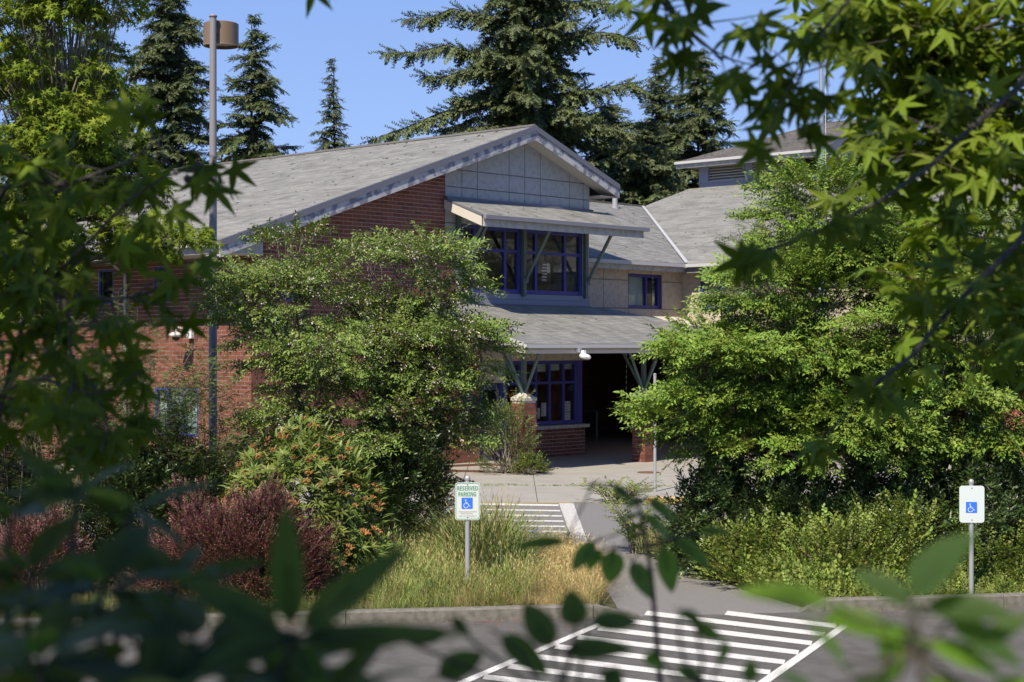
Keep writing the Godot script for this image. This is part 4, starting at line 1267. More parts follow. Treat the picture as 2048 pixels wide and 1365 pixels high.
func parking_sign(base: Vector3, plate_top: float, faded: bool, label: String, turn: float) -> void:
	var t := thing("parking_sign", label, "sign", base, "reserved parking signs on posts", turn)
	var h := plate_top - base.y
	obj("post", tubem([Vector3(0, -0.05, -0.03), Vector3(0, h + 0.03, -0.03)], [0.03, 0.03], 14), M.galvanised, t)
	obj("post_cap", lathem([[0.033, h + 0.02], [0.035, h + 0.04], [0.033, h + 0.055], [0.026, h + 0.068], [0.0, h + 0.078]], 14, Transform3D(Basis.IDENTITY, Vector3(0, 0, -0.03))), M.galvanised, t)
	var p := holder("plate", t)
	p.position = Vector3(0, h - 0.232, 0.004)
	obj("sheet", prismm(rounded(0.305, 0.457, 0.035), 0.0, 0.003), M.sign_faded if faded else M.sign_white, p)
	for y in [0.2, -0.195]:
		obj("bolt", lathem([[0.007, 0.0], [0.007, 0.004], [0.0, 0.005]], 8, Transform3D(Basis(Vector3(1, 0, 0), Vector3(0, 0, 1), Vector3(0, -1, 0)), Vector3(0, y, 0.003))), M.dark, p)
	if not faded:
		var st := new_st()
		var a := rounded(0.289, 0.441, 0.03)
		var b := rounded(0.275, 0.427, 0.024)
		for i in a.size():
			var j := (i + 1) % a.size()
			quad_n(st, Vector3(a[i].x, a[i].y, 0.0042), Vector3(a[j].x, a[j].y, 0.0042), Vector3(b[j].x, b[j].y, 0.0042), Vector3(b[i].x, b[i].y, 0.0042), Vector3(0, 0, 1))
		obj("border", st.commit(), M.sign_green, p)
		letter_fit(p, "RESERVED", 0.25, 0.053, Vector3(0, 0.158, 0.0045), M.sign_green, true)
		letter_fit(p, "PARKING", 0.215, 0.053, Vector3(-0.004, 0.086, 0.0045), M.sign_green, true)
		letter_fit(p, "STATE DISABLED PARKING", 0.215, 0.016, Vector3(0, -0.125, 0.0045), M.sign_faint)
		letter_fit(p, "PERMIT REQUIRED", 0.15, 0.016, Vector3(-0.01, -0.149, 0.0045), M.sign_faint)
		letter_fit(p, "VAN ACCESSIBLE", 0.22, 0.024, Vector3(0, -0.178, 0.0045), M.sign_faint)
	var c := Vector3(-0.005, -0.025 if not faded else -0.04, 0.0)
	obj("blue_square", prismm(rounded(0.137, 0.137, 0.01), 0.0035, 0.0042, Transform3D(Basis.IDENTITY, c)), M.sign_blue, p)
	chair_symbol(p, 0.137, c + Vector3(0, 0, 0.0052), M.sign_white)

func build_props() -> void:
	parking_sign(Vector3(at(935, 900, 20.1).x, BED, -20.1), 1.525, false, "reserved parking sign with green lettering on a galvanised post in tall grass", deg_to_rad(4))
	parking_sign(Vector3(at(1944, 900, 20.4).x, BED, -20.4), 1.46, true, "faded parking sign with only its blue wheelchair square left, under dark shrubs", deg_to_rad(-3))
	# lamp post
	var b := at(425.5, 700, 26.6)
	var t := thing("lamp_post", "tall grey steel lamp post with a brown drum shaped head", "street lamp", Vector3(b.x, 0.0, b.z))
	var H := 3.2 + 660.0 / F * 26.6
	obj("pole", tubem([Vector3(0, 0, 0), Vector3(0, H * 0.5, 0), Vector3(0, H - 0.02, 0)], [0.074, 0.064, 0.054], 20), M.pole_paint, t)
	obj("pole_cap", lathem([[0.066, H - 0.03], [0.068, H - 0.012], [0.06, H + 0.002], [0.0, H + 0.012]], 20), M.pole_paint, t)
	obj("base_plate", boxm(Vector3(-0.16, 0.005, -0.16), Vector3(0.16, 0.04, 0.16)), M.pole_paint, t)
	var hd := holder("lamp_head", t)
	hd.position = Vector3(0.065, H - 0.44, -0.36)
	var R0 := 0.285
	obj("drum", lathem([[R0 - 0.012, 0.012], [R0 - 0.012, 0.36], [0.0, 0.362], [0.0, 0.38], [R0 - 0.03, 0.38], [R0, 0.365], [R0, 0.015], [R0 + 0.004, 0.0], [R0 - 0.012, 0.0], [R0 - 0.012, 0.012]], 40), M.bronze_drum, hd)
	obj("lens", lathem([[0.0, 0.05], [R0 - 0.014, 0.05], [R0 - 0.014, 0.055], [0.0, 0.06]], 30), M.lamp_lens, hd)
	obj("arm", boxm(Vector3(-0.09, 0.16, 0.28), Vector3(-0.01, 0.24, 0.36)), M.pole_paint, hd)
	# flagpole
	var fb := at(1643, 700, 34.0)
	var f := thing("flagpole", "tall bare aluminium flagpole in front of the right wing", "flagpole", Vector3(fb.x, 0.0, fb.z))
	var fh := at(1643, 92, 34.0).y
	obj("pole", tubem([Vector3(0, 0, 0), Vector3(0, fh * 0.5, 0), Vector3(0, fh, 0)], [0.072, 0.066, 0.045], 18), M.aluminium, f)
	obj("truck", lathem([[0.06, fh - 0.02], [0.075, fh + 0.02], [0.075, fh + 0.08], [0.04, fh + 0.11], [0.0, fh + 0.12]], 14), M.bronze_drum, f)
	obj("halyard", tubem([Vector3(0.09, 1.2, 0.05), Vector3(0.085, fh, 0.03)], [0.005, 0.005], 5), M.paper, f)
	obj("cleat", boxm(Vector3(0.06, 1.12, 0.02), Vector3(0.1, 1.3, 0.06)), M.galvanised, f)
	obj("footing", lathem([[0.2, 0.0], [0.19, 0.03], [0.08, 0.07], [0.07, 0.1]], 18), M.aluminium, f)
	# bare post by the drive
	var sb := gp(1310, 985)
	var s := thing("sign_post", "thin galvanised post standing at the edge of the concrete walk", "post", Vector3(sb.x, 0.01, sb.z))
	obj("tube", tubem([Vector3(0, 0, 0), Vector3(0, 2.55, 0)], [0.033, 0.033], 12), M.galvanised, s)
	obj("sleeve", tubem([Vector3(0, 0.0, 0), Vector3(0, 0.12, 0)], [0.04, 0.04], 12), M.galvanised, s)
	obj("post_cap", lathem([[0.036, 2.53], [0.036, 2.56], [0.0, 2.575]], 12), M.galvanised, s)
	# utility cover
	var cb := gp(1297, 947)
	var uc := thing("utility_cover", "rusty round utility cover set in the concrete walk", "cover", Vector3(cb.x, 0.0165, cb.z))
	obj("lid", lathem([[0.24, 0.0], [0.24, 0.008], [0.0, 0.009]], 28), M.rust, uc)
	obj("rim", lathem([[0.28, 0.0], [0.28, 0.012], [0.245, 0.012], [0.245, 0.0]], 28), M.rust, uc)
	# cameras
	var w := thing("security_camera", "white dome security camera on a bent arm on the brick side wall", "camera", Vector3.ZERO, "white security cameras")
	w.transform = school.transform * Transform3D(Basis.from_euler(Vector3(0, -PI / 2, 0)), Vector3(-0.002, 3.58, -2.35))
	obj("mount", boxm(Vector3(-0.09, -0.22, 0.0), Vector3(0.09, 0.1, 0.09)), M.white_plastic, w)
	obj("arm", tubem([Vector3(0, -0.1, 0.09), Vector3(0, 0.02, 0.28), Vector3(0, 0.04, 0.4), Vector3(0, -0.02, 0.47), Vector3(0, -0.08, 0.48)], [0.03, 0.03, 0.03, 0.03, 0.035], 10), M.white_plastic, w)
	obj("housing", lathem([[0.0, -0.21], [0.10, -0.19], [0.2, -0.16], [0.21, -0.13], [0.14, -0.1], [0.05, -0.06], [0.0, -0.06]], 20, Transform3D(Basis.IDENTITY, Vector3(0, 0, 0.48))), M.white_plastic, w)
	obj("dome", lathem([[0.0, -0.29], [0.05, -0.28], [0.085, -0.25], [0.1, -0.19]], 18, Transform3D(Basis.IDENTITY, Vector3(0, 0, 0.48))), M.dark_glass, w)
	var w2 := thing("security_camera", "white dome security camera under the entry canopy fascia", "camera", Vector3.ZERO, "white security cameras")
	w2.transform = school.transform * Transform3D(Basis.IDENTITY, Vector3(7.42, 3.06, 3.88))
	obj("mount", boxm(Vector3(-0.1, -0.05, -0.012), Vector3(0.06, 0.07, 0.05)), M.white_plastic, w2)
	obj("arm", boxm(Vector3(0.0, -0.13, 0.03), Vector3(0.09, 0.0, 0.17)), M.white_plastic, w2)
	obj("housing", lathem([[0.0, -0.1], [0.13, -0.08], [0.155, -0.04], [0.14, 0.01], [0.06, 0.04], [0.0, 0.045]], 20, Transform3D(Basis.from_euler(Vector3(0.12, 0, -0.15)), Vector3(0.06, -0.13, 0.17))), M.white_plastic, w2)

# ---------------------------------------------------------------- planting
func tuft(n: int, h: float, lean: float, cols: Array, wide := 0.006, head := false) -> Mesh:
	var st := new_st()
	for i in n:
		var a := rnd(0, TAU)
		var hh := h * rnd(0.55, 1.1)
		var b := Vector3(rnd(-1, 1), 0, rnd(-1, 1)) * 0.09
		var l := lean * rnd(0.2, 1.2)
		var side := Vector3(-sin(a), 0, cos(a)) * wide
		var m := b + Vector3(cos(a) * l * 0.35, hh * 0.6, sin(a) * l * 0.35)
		var tip := b + Vector3(cos(a) * l, hh * (1.0 - l * 0.25), sin(a) * l)
		var c: Color = (cols[R.randi() % cols.size()] as Color) * rnd(0.8, 1.2)
		ctri(st, b - side, m - side * 0.8, m + side * 0.8, c)
		ctri(st, b - side, m + side * 0.8, b + side, c)
		ctri(st, m - side * 0.8, tip, m + side * 0.8, c)
		if head:
			diamond(st, tip - (tip - m) * 0.25, tip - m, Vector3(cos(a), 0.2, sin(a)), 0.055, 0.009, c * 1.1)
	return st.commit()
func scatter(called: String, label: String, mesh: Array, m: Material, area: PackedVector2Array, count: int, size: Vector2, tone: Array, y := BED, tall := Vector2(0.8, 1.2), lean := 0.12) -> void:
	R.seed = hash(label)
	var lo := area[0]
	var hi := area[0]
	for p in area:
		lo = lo.min(p)
		hi = hi.max(p)
	var places := []
	var tints := []
	for k in mesh.size():
		places.append([])
		tints.append(PackedColorArray())
	var n := 0
	var tries := 0
	while n < count and tries < count * 12:
		tries += 1
		var p := Vector2(rnd(lo.x, hi.x), rnd(lo.y, hi.y))
		if not Geometry2D.is_point_in_polygon(p, area): continue
		var k := R.randi() % mesh.size()
		var s := rnd(size.x, size.y) * clampf(0.45 + (p.y - kerb_d(p.x) - 0.15) * 0.6, 0.45, 1.0)
		places[k].append(Transform3D(Basis.from_euler(Vector3(rnd(-lean, lean) - lean * 0.6, rnd(0, TAU), rnd(-lean, lean))).scaled(Vector3(s, s * rnd(tall.x, tall.y), s)), Vector3(p.x, y, -p.y)))
		var g := rnd(tone[0], tone[1])
		tints[k].append(Color(g * rnd(0.9, 1.12), g, g * rnd(0.85, 1.1)))
		n += 1
	var kinds := thing_stuff(called, label)
	for k in mesh.size():
		many("blades", mesh[k], m, kinds, places[k], tints[k])
func thing_stuff(called: String, label: String) -> Node3D:
	var o := Node3D.new()
	o.name = numbered(called)
	add_child(o, true)
	tag(o, label, "grass", "", "stuff")
	return o
func limb(tree: Node3D, pts: Array, r0: float, r1: float, n: int, size: float, reach := 0.16) -> void:
	# a branch close to the eye and its star leaves, each leaf a part
	R.seed = hash(str(pts))
	var st := new_st()
	var smooth := []
	var c := Curve3D.new()
	for p in pts: c.add_point(p - tree.position)
	for i in range(1, pts.size() - 1):
		var d: Vector3 = (pts[i + 1] - pts[i - 1]) * 0.18
		c.set_point_in(i, -d)
		c.set_point_out(i, d)
	var L := c.get_baked_length()
	for i in 15: smooth.append(c.sample_baked(L * i / 14.0) + Vector3(rnd(-1, 1), rnd(-1, 1), rnd(-1, 1)) * 0.006)
	tube(st, smooth, taper(14, r0, r1), 7, Color.WHITE, false)
	var done := 0
	var tries := 0
	while done < n:
		var t := rnd(0.04, 1.0)
		var p := c.sample_baked(L * t)
		var seen := p + tree.position
		var spx := 1024.0 + seen.x / -seen.z * F
		if spx < -30 or spx > 2080 or HORIZON - (seen.y - EYE) / -seen.z * F < -70:
			tries += 1
			if tries < 4000: continue
		var along := (c.sample_baked(minf(L, L * t + 0.05)) - c.sample_baked(maxf(0.0, L * t - 0.05))).normalized()
		var away := (along * rnd(0.1, 0.8) + Vector3(rnd(-1, 1), rnd(-0.7, 0.8), rnd(-0.8, 0.8))).normalized()
		var q := p + away * reach * rnd(0.4, 1.7)
		tube(st, wiggle(p, q, 3, 0.012), taper(3, 0.0035, 0.0016), 4, Color.WHITE, false)
		for k in R.randi_range(3, 5):
			var s := size * rnd(0.7, 1.15)
			var dir := Vector3(rnd(-0.8, 0.8), rnd(-1.0, -0.05), rnd(-0.6, 0.6)) + away * 0.4
			var o := obj("leaf", M.stars[R.randi() % M.stars.size()], M["star_%d" % R.randi_range(0, 2)], tree)
			var face := Vector3(rnd(-0.6, 0.6), rnd(0.0, 0.8), rnd(0.15, 1.0))
			var x := aim(Vector3.ZERO, dir, face, s)
			x.origin = q.lerp(p, rnd(0, 0.45)) - x.basis * Vector3(0, -0.5, 0.12)
			o.transform = x
			done += 1
	obj("branch", st.commit(), M.bark_dark, tree)
func crown_cloud(tree: Node3D, balls: Array, per: int, mesh: Mesh = null) -> void:      # the rest of the crown, above the picture
	R.seed = hash(str(balls))
	var places := []
	var tints := PackedColorArray()
	for b in balls:
		for i in per:
			var v := Vector3(R.randfn(), R.randfn(), R.randfn()).normalized() * pow(R.randf(), 0.4)
			places.append(aim((b[0] as Vector3) + v * (b[1] as Vector3) - tree.position, Vector3(rnd(-1, 1), rnd(-0.6, 0.5), rnd(-1, 1)), Vector3(rnd(-0.3, 0.3), 1, rnd(-0.3, 0.3)), rnd(0.9, 1.3)))
			var g := rnd(0.85, 1.15)
			tints.append(Color(g, g, g))
	many("crown", mesh if mesh else M.star_sprigs[0], M.leaf_star, tree, places, tints)
func big_leaf(plant: Node3D, p: Vector3, q: Vector3, w: float, face: Vector3, m: Material, bend := 0.12) -> void:
	var L := (q - p).length()
	var o := obj("leaf", blade(L, w, bend, 0.25), m, plant)
	o.transform = aim(p - plant.position, q - p, face)

# ---------------------------------------------------------------- the scene
func _ready() -> void:
	R.seed = 20240611
	var cam := Camera3D.new()
	cam.name = "camera"
	add_child(cam)
	var lens := CameraAttributesPhysical.new()
	lens.frustum_focal_length = 58.02
	lens.frustum_focus_distance = 30.0
	lens.exposure_aperture = 4.4
	lens.frustum_near = 0.05
	lens.frustum_far = 2000.0
	cam.attributes = lens
	cam.fov = rad_to_deg(2.0 * atan(682.5 / F))
	cam.near = 0.05
	cam.far = 2000.0
	cam.position = Vector3(0, EYE, 0)
	cam.rotation = Vector3(atan(7.5 / F), 0, 0)
	cam.current = true
	var we := WorldEnvironment.new()
	we.name = "surroundings"
	var env := Environment.new()
	env.background_mode = Environment.BG_SKY
	var sm := ProceduralSkyMaterial.new()
	sm.sky_top_color = lin(0.078, 0.165, 0.42)
	sm.sky_horizon_color = lin(0.29, 0.415, 0.66)
	sm.sky_curve = 0.16
	sm.ground_bottom_color = lin(0.10, 0.11, 0.07)
	sm.ground_horizon_color = lin(0.20, 0.26, 0.30)
	sm.sun_angle_max = 8.0
	var sky := Sky.new()
	sky.sky_material = sm
	env.sky = sky
	env.tonemap_mode = Environment.TONE_MAPPER_LINEAR
	env.tonemap_exposure = 1.75
	env.sdfgi_enabled = true
	env.ssao_enabled = true
	env.ssil_enabled = true
	we.environment = env
	add_child(we)
	var sun := DirectionalLight3D.new()
	sun.name = "sun"
	add_child(sun)
	sun.light_energy = 1.5
	sun.light_color = Color(1.0, 0.95, 0.86)
	sun.light_angular_distance = 0.53
	sun.shadow_enabled = true
	sun.look_at_from_position(Vector3(-0.273, 0.77, 0.575) * 50.0, Vector3.ZERO, Vector3.UP)

	materials()
	print("materials")
	build_ground()
	build_school()
	print("school")
	build_props()
	planting()
	print("planting")
	far_trees()
	print("firs")
	near_plants()
	print("done")

func materials() -> void:
	surf("soil", noise_tex(0.03, [[0.0, lin(0.03, 0.022, 0.014)], [0.5, lin(0.06, 0.045, 0.028)], [1.0, lin(0.10, 0.08, 0.05)]], 3), 0.6, 1.0, grey_tex(0.08, 9), 2.0, true)
	surf("lawn", noise_tex(0.02, [[0.0, lin(0.045, 0.05, 0.02)], [0.5, lin(0.075, 0.085, 0.032)], [1.0, lin(0.12, 0.115, 0.05)]], 2), 0.25, 1.0, grey_tex(0.08, 9), 2.0, true)
	surf("mulch", noise_tex(0.05, [[0.0, lin(0.05, 0.02, 0.012)], [0.5, lin(0.13, 0.06, 0.04)], [1.0, lin(0.24, 0.14, 0.10)]], 4), 1.4, 1.0, grey_tex(0.1, 12), 2.0, true)
	var speck := noise_tex(0.35, [[0.0, lin(0.035, 0.034, 0.033)], [0.42, lin(0.07, 0.067, 0.064)], [0.62, lin(0.094, 0.089, 0.085)], [0.8, lin(0.18, 0.172, 0.163)], [1.0, lin(0.28, 0.268, 0.255)]], 5, 1024, FastNoiseLite.TYPE_SIMPLEX, 2)
	var a := surf("asphalt", speck, 0.7, 0.95, grey_tex(0.3, 6, 512, 2), 0.5, true)
	a.detail_enabled = true
	a.detail_uv_layer = BaseMaterial3D.DETAIL_UV_1
	a.detail_blend_mode = BaseMaterial3D.BLEND_MODE_MUL
	a.detail_albedo = noise_tex(0.006, [[0.2, Color(0.90, 0.89, 0.88)], [0.5, Color(0.97, 0.965, 0.96)], [0.8, Color(1, 1, 1)]], 7)
	var speck2 := noise_tex(0.35, [[0.0, lin(0.07, 0.068, 0.07)], [0.45, lin(0.135, 0.13, 0.13)], [0.65, lin(0.17, 0.165, 0.16)], [0.85, lin(0.25, 0.24, 0.235)], [1.0, lin(0.32, 0.31, 0.30)]], 8, 1024, FastNoiseLite.TYPE_SIMPLEX, 2)
	surf("asphalt_path", speck2, 0.7, 0.95, grey_tex(0.3, 6, 512, 2), 0.4, true)
	surf("concrete_walk", noise_tex(0.006, [[0.1, lin(0.232, 0.22, 0.198)], [0.45, lin(0.252, 0.238, 0.214)], [0.7, lin(0.262, 0.248, 0.224)], [1.0, lin(0.275, 0.262, 0.238)]], 10, 1024, FastNoiseLite.TYPE_SIMPLEX, 6), 0.13, 0.9, grey_tex(0.2, 11), 0.15, true)
	surf("concrete", noise_tex(0.02, [[0.1, lin(0.30, 0.28, 0.25)], [0.6, lin(0.42, 0.40, 0.36)], [1.0, lin(0.5, 0.48, 0.44)]], 13), 0.8, 0.9, grey_tex(0.15, 11), 0.15)
	surf("kerb", noise_tex(0.02, [[0.1, lin(0.09, 0.083, 0.07)], [0.5, lin(0.135, 0.126, 0.108)], [0.9, lin(0.17, 0.16, 0.14)]], 14, 512, FastNoiseLite.TYPE_SIMPLEX, 5), 0.7, 0.95, grey_tex(0.15, 15), 0.4, true)
	var wp := surf("white_paint", noise_tex(0.06, [[0.0, lin(0.13, 0.13, 0.125)], [0.22, lin(0.22, 0.22, 0.21)], [0.32, lin(0.52, 0.51, 0.49)], [1.0, lin(0.62, 0.61, 0.585)]], 16, 1024, FastNoiseLite.TYPE_SIMPLEX, 6), 0.5, 0.8, null, 0.0, true)
	wp.metallic_specular = 0.4
	surf("worn_paint", noise_tex(0.05, [[0.0, lin(0.13, 0.13, 0.125)], [0.40, lin(0.2, 0.2, 0.19)], [0.46, lin(0.50, 0.49, 0.47)], [1.0, lin(0.60, 0.59, 0.57)]], 17, 1024, FastNoiseLite.TYPE_SIMPLEX, 6), 0.5, 0.85, null, 0.0, true)
	surf("yellow_paint", noise_tex(0.06, [[0.2, lin(0.22, 0.19, 0.13)], [0.5, lin(0.40, 0.28, 0.085)], [1.0, lin(0.46, 0.33, 0.11)]], 18), 1.0, 0.8, null, 0.0, true)
	# school
	var brick_tex := noise_tex(0.05, [[0.0, Color(0.72, 0.70, 0.70)], [0.5, Color(0.93, 0.92, 0.92)], [1.0, Color(1, 1, 1)]], 20, 256)
	for i in 6:
		var k: float = [1.0, 0.82, 1.12, 0.92, 0.72, 1.05][i]
		var h: float = [1.0, 0.9, 1.05, 1.1, 0.95, 0.92][i]
		var m := surf("brick_%d" % i, brick_tex, 3.0, 0.9, grey_tex(0.2, 21, 256), 0.3)
		m.albedo_color = lin(0.215 * k, 0.073 * k * h, 0.046 * k * h)
	var bm := surf("brick_many", brick_tex, 3.0, 0.9)
	bm.albedo_color = lin(0.215, 0.073, 0.046)
	bm.vertex_color_use_as_albedo = true
	M.brick_mesh = boxm(Vector3(-0.5, -0.5, -0.09), Vector3(0.5, 0.5, 0.0))
	surf("mortar", noise_tex(0.05, [[0.0, lin(0.36, 0.31, 0.26)], [1.0, lin(0.48, 0.43, 0.37)]], 22, 256), 1.0, 1.0)
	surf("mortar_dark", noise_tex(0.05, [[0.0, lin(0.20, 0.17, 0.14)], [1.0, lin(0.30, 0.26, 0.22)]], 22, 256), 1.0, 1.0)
	surf("brick_plain", noise_tex(0.05, [[0.0, lin(0.20, 0.08, 0.055)], [0.6, lin(0.30, 0.11, 0.07)], [1.0, lin(0.36, 0.15, 0.1)]], 23, 256), 1.0, 0.95)
	surf("brick_shade", noise_tex(0.05, [[0.0, lin(0.20, 0.08, 0.055)], [0.6, lin(0.30, 0.11, 0.07)], [1.0, lin(0.36, 0.15, 0.1)]], 23, 256), 1.0, 0.95)
	var sh := surf("shingle", noise_tex(0.010, [[0.12, lin(0.15, 0.15, 0.145)], [0.35, lin(0.195, 0.195, 0.19)], [0.55, lin(0.215, 0.215, 0.21)], [0.8, lin(0.24, 0.24, 0.232)]], 24, 1024, FastNoiseLite.TYPE_SIMPLEX, 6), 0.11, 0.95, grey_tex(0.25, 25), 0.3)
	sh.vertex_color_use_as_albedo = true
	sh.uv1_scale = Vector3(0.16, 0.16, 0.045)
	var sd := sh.duplicate()
	sd.albedo_color = Color(0.74, 0.72, 0.71)
	M.shingle_dark = sd
	mat("deck", lin(0.12, 0.115, 0.11), 0.95)
	surf("ridge", noise_tex(0.05, [[0.0, lin(0.05, 0.045, 0.04)], [1.0, lin(0.15, 0.14, 0.13)]], 26, 256), 1.0, 1.0)
	mat("edge_metal", lin(0.12, 0.125, 0.155), 0.6)
	surf("peeling", noise_tex(0.009, [[0.0, lin(0.13, 0.135, 0.18)], [0.40, lin(0.17, 0.175, 0.225)], [0.46, lin(0.30, 0.305, 0.33)], [0.56, lin(0.36, 0.365, 0.38)], [1.0, lin(0.44, 0.44, 0.44)]], 27, 512, FastNoiseLite.TYPE_SIMPLEX, 6), 0.45, 0.85)
	surf("fascia", noise_tex(0.02, [[0.0, lin(0.26, 0.26, 0.25)], [0.5, lin(0.36, 0.355, 0.34)], [1.0, lin(0.42, 0.415, 0.40)]], 28, 256), 0.6, 0.8)
	mat("fascia_dark", lin(0.16, 0.155, 0.16), 0.8)
	mat("gutter", lin(0.40, 0.40, 0.41), 0.5)
	mat("gutter_dark", lin(0.17, 0.175, 0.21), 0.5)
	mat("cream", lin(0.48, 0.45, 0.40), 0.85)
	surf("stucco", noise_tex(0.02, [[0.0, lin(0.28, 0.285, 0.295)], [0.5, lin(0.335, 0.34, 0.345)], [1.0, lin(0.37, 0.37, 0.37)]], 29, 512, FastNoiseLite.TYPE_SIMPLEX, 6), 0.4, 0.95, grey_tex(0.2, 30), 0.2)
	surf("tan_stucco", noise_tex(0.02, [[0.0, lin(0.36, 0.315, 0.26)], [0.5, lin(0.44, 0.385, 0.315)], [1.0, lin(0.48, 0.42, 0.35)]], 31, 512, FastNoiseLite.TYPE_SIMPLEX, 6), 0.4, 0.95, grey_tex(0.2, 30), 0.2)
	mat("joint", lin(0.13, 0.125, 0.12), 1.0)
	mat("siding", lin(0.21, 0.225, 0.30), 0.75)
	mat("blue_frame", lin(0.04, 0.045, 0.23), 0.4)
	mat("blue_door", lin(0.035, 0.04, 0.12), 0.5)
	mat("red_door", lin(0.20, 0.05, 0.035), 0.6)
	mat("green_steel", lin(0.085, 0.13, 0.115), 0.45)
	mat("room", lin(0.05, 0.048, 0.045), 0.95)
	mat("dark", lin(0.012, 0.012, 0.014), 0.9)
	mat("blind", lin(0.42, 0.58, 0.52), 0.8)
	mat("blind_back", lin(0.30, 0.42, 0.38), 0.9)
	var g := mat("glass", Color(0.05, 0.06, 0.06, 0.12), 0.02)
	g.transparency = BaseMaterial3D.TRANSPARENCY_ALPHA
	mat("dark_glass", lin(0.01, 0.012, 0.013), 0.05)
	mat("paper", lin(0.66, 0.68, 0.64), 0.9)
	mat("dark_paper", lin(0.05, 0.06, 0.055), 0.9)
	mat("ink", lin(0.08, 0.09, 0.10), 0.9)
	mat("orange_ink", lin(0.55, 0.25, 0.05), 0.8)
	mat("bronze", lin(0.03, 0.033, 0.035), 0.5)
	mat("galvanised", lin(0.36, 0.37, 0.38), 0.45, 0.35)
	mat("aluminium", lin(0.55, 0.56, 0.58), 0.32, 0.8)
	mat("pole_paint", lin(0.20, 0.19, 0.205), 0.5)
	mat("bronze_drum", lin(0.17, 0.115, 0.075), 0.5)
	mat("lamp_lens", lin(0.5, 0.5, 0.46), 0.3)
	surf("rust", noise_tex(0.05, [[0.0, lin(0.08, 0.035, 0.02)], [1.0, lin(0.2, 0.09, 0.05)]], 33, 256), 2.0, 0.9)
	mat("white_plastic", lin(0.72, 0.72, 0.72), 0.4)
	mat("sign_white", lin(0.52, 0.56, 0.54), 0.5)
	mat("sign_faded", lin(0.50, 0.56, 0.57), 0.5)
	mat("sign_green", lin(0.03, 0.21, 0.13), 0.5)
	mat("sign_faint", lin(0.40, 0.40, 0.40), 0.6)
	mat("sign_blue", lin(0.03, 0.14, 0.62), 0.45)
	# wood
	surf("bark", noise_tex(0.03, [[0.0, lin(0.07, 0.06, 0.05)], [0.5, lin(0.15, 0.13, 0.11)], [1.0, lin(0.26, 0.24, 0.21)]], 40, 256), 3.0, 0.95, grey_tex(0.06, 41, 256), 1.0)
	surf("bark_dark", noise_tex(0.04, [[0.0, lin(0.035, 0.03, 0.025)], [0.6, lin(0.075, 0.066, 0.056)], [1.0, lin(0.15, 0.135, 0.115)]], 42, 256), 6.0, 0.95, grey_tex(0.1, 43, 256), 0.5)
	mat("twig", lin(0.20, 0.168, 0.135), 0.95)
	mat("cane", lin(0.24, 0.16, 0.09), 0.9)
	surf("fir_bark", noise_tex(0.03, [[0.0, lin(0.03, 0.024, 0.02)], [1.0, lin(0.10, 0.08, 0.065)]], 44, 256), 1.0, 1.0)
	mat("moss", lin(0.045, 0.042, 0.025), 1.0)
	M.moss_mesh = lathem([[0.9, 0.0], [1.0, 0.25], [0.75, 0.7], [0.3, 0.95], [0.0, 1.0]], 7)
	# leaves
	leaf_mat("leaf", 0.5, 0.7, 0.38)
	leaf_mat("leaf_star", 0.55, 0.9, 0.3)
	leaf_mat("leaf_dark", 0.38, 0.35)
	leaf_mat("leaf_red", 0.45, 0.4)
	leaf_mat("grass", 0.7, 0.55)
	leaf_mat("fir", 0.6, 0.15)
	for i in 3:
		var m := leaf_mat("star_%d" % i, 0.55, 0.95, 0.28)
		m.albedo_color = Color(1, 1, 1) * [1.0, 0.92, 0.85][i]
		m.albedo_color.a = 1
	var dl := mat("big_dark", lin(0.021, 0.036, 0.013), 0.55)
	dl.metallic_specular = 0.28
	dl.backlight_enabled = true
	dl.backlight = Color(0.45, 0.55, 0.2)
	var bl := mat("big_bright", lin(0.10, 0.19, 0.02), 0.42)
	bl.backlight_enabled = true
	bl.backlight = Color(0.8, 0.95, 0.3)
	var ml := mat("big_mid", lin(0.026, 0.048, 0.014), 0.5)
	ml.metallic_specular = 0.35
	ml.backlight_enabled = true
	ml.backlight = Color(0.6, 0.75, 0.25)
	mat("seed_head", lin(0.34, 0.17, 0.055), 0.9)
	mat("litter", Color.WHITE, 0.95).vertex_color_use_as_albedo = true
	var G := [Color(0.145, 0.24, 0.036), Color(0.12, 0.205, 0.03), Color(0.18, 0.27, 0.046)]
	M.snow = []
	M.snow_bloom = []
	for i in 4:
		M.snow.append(sprig(12, 0.34, 0.072, 0.032, G, Color(0.10, 0.075, 0.05), 0.9, 0.5))
		M.snow_bloom.append(sprig(12, 0.32, 0.062, 0.028, [Color(0.14, 0.215, 0.042), Color(0.11, 0.18, 0.034), Color(0.175, 0.245, 0.058)], Color(0.10, 0.075, 0.05), 0.9, 0.5, 0.12, Color(0.5, 0.46, 0.44)))
	M.star_sprigs = []
	var S := [Color(0.145, 0.21, 0.02), Color(0.12, 0.185, 0.017), Color(0.175, 0.235, 0.028)]
	for i in 3: M.star_sprigs.append(star_sprig(6, 0.07, S, Color(0.1, 0.08, 0.05)))
	M.star_big = star_sprig(6, 0.1, S, Color(0.1, 0.08, 0.05))
	M.stars = []
	for i in 4: M.stars.append(star_mesh(1.0, S[i % 3] * [1.0, 0.9, 1.0, 0.8][i], [0.15, 0.3, 0.45, 0.25][i]))
	M.dark_sprig = []
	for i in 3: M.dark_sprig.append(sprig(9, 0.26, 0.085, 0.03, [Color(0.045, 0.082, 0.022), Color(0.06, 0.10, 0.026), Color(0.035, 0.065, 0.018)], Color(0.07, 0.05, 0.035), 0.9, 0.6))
	M.buddleia = []
	for i in 3: M.buddleia.append(sprig(8, 0.2, 0.11, 0.022, [Color(0.095, 0.145, 0.04), Color(0.12, 0.17, 0.055), Color(0.08, 0.125, 0.034)], Color(0.15, 0.11, 0.07), 0.9, 0.7))
	M.barberry = []
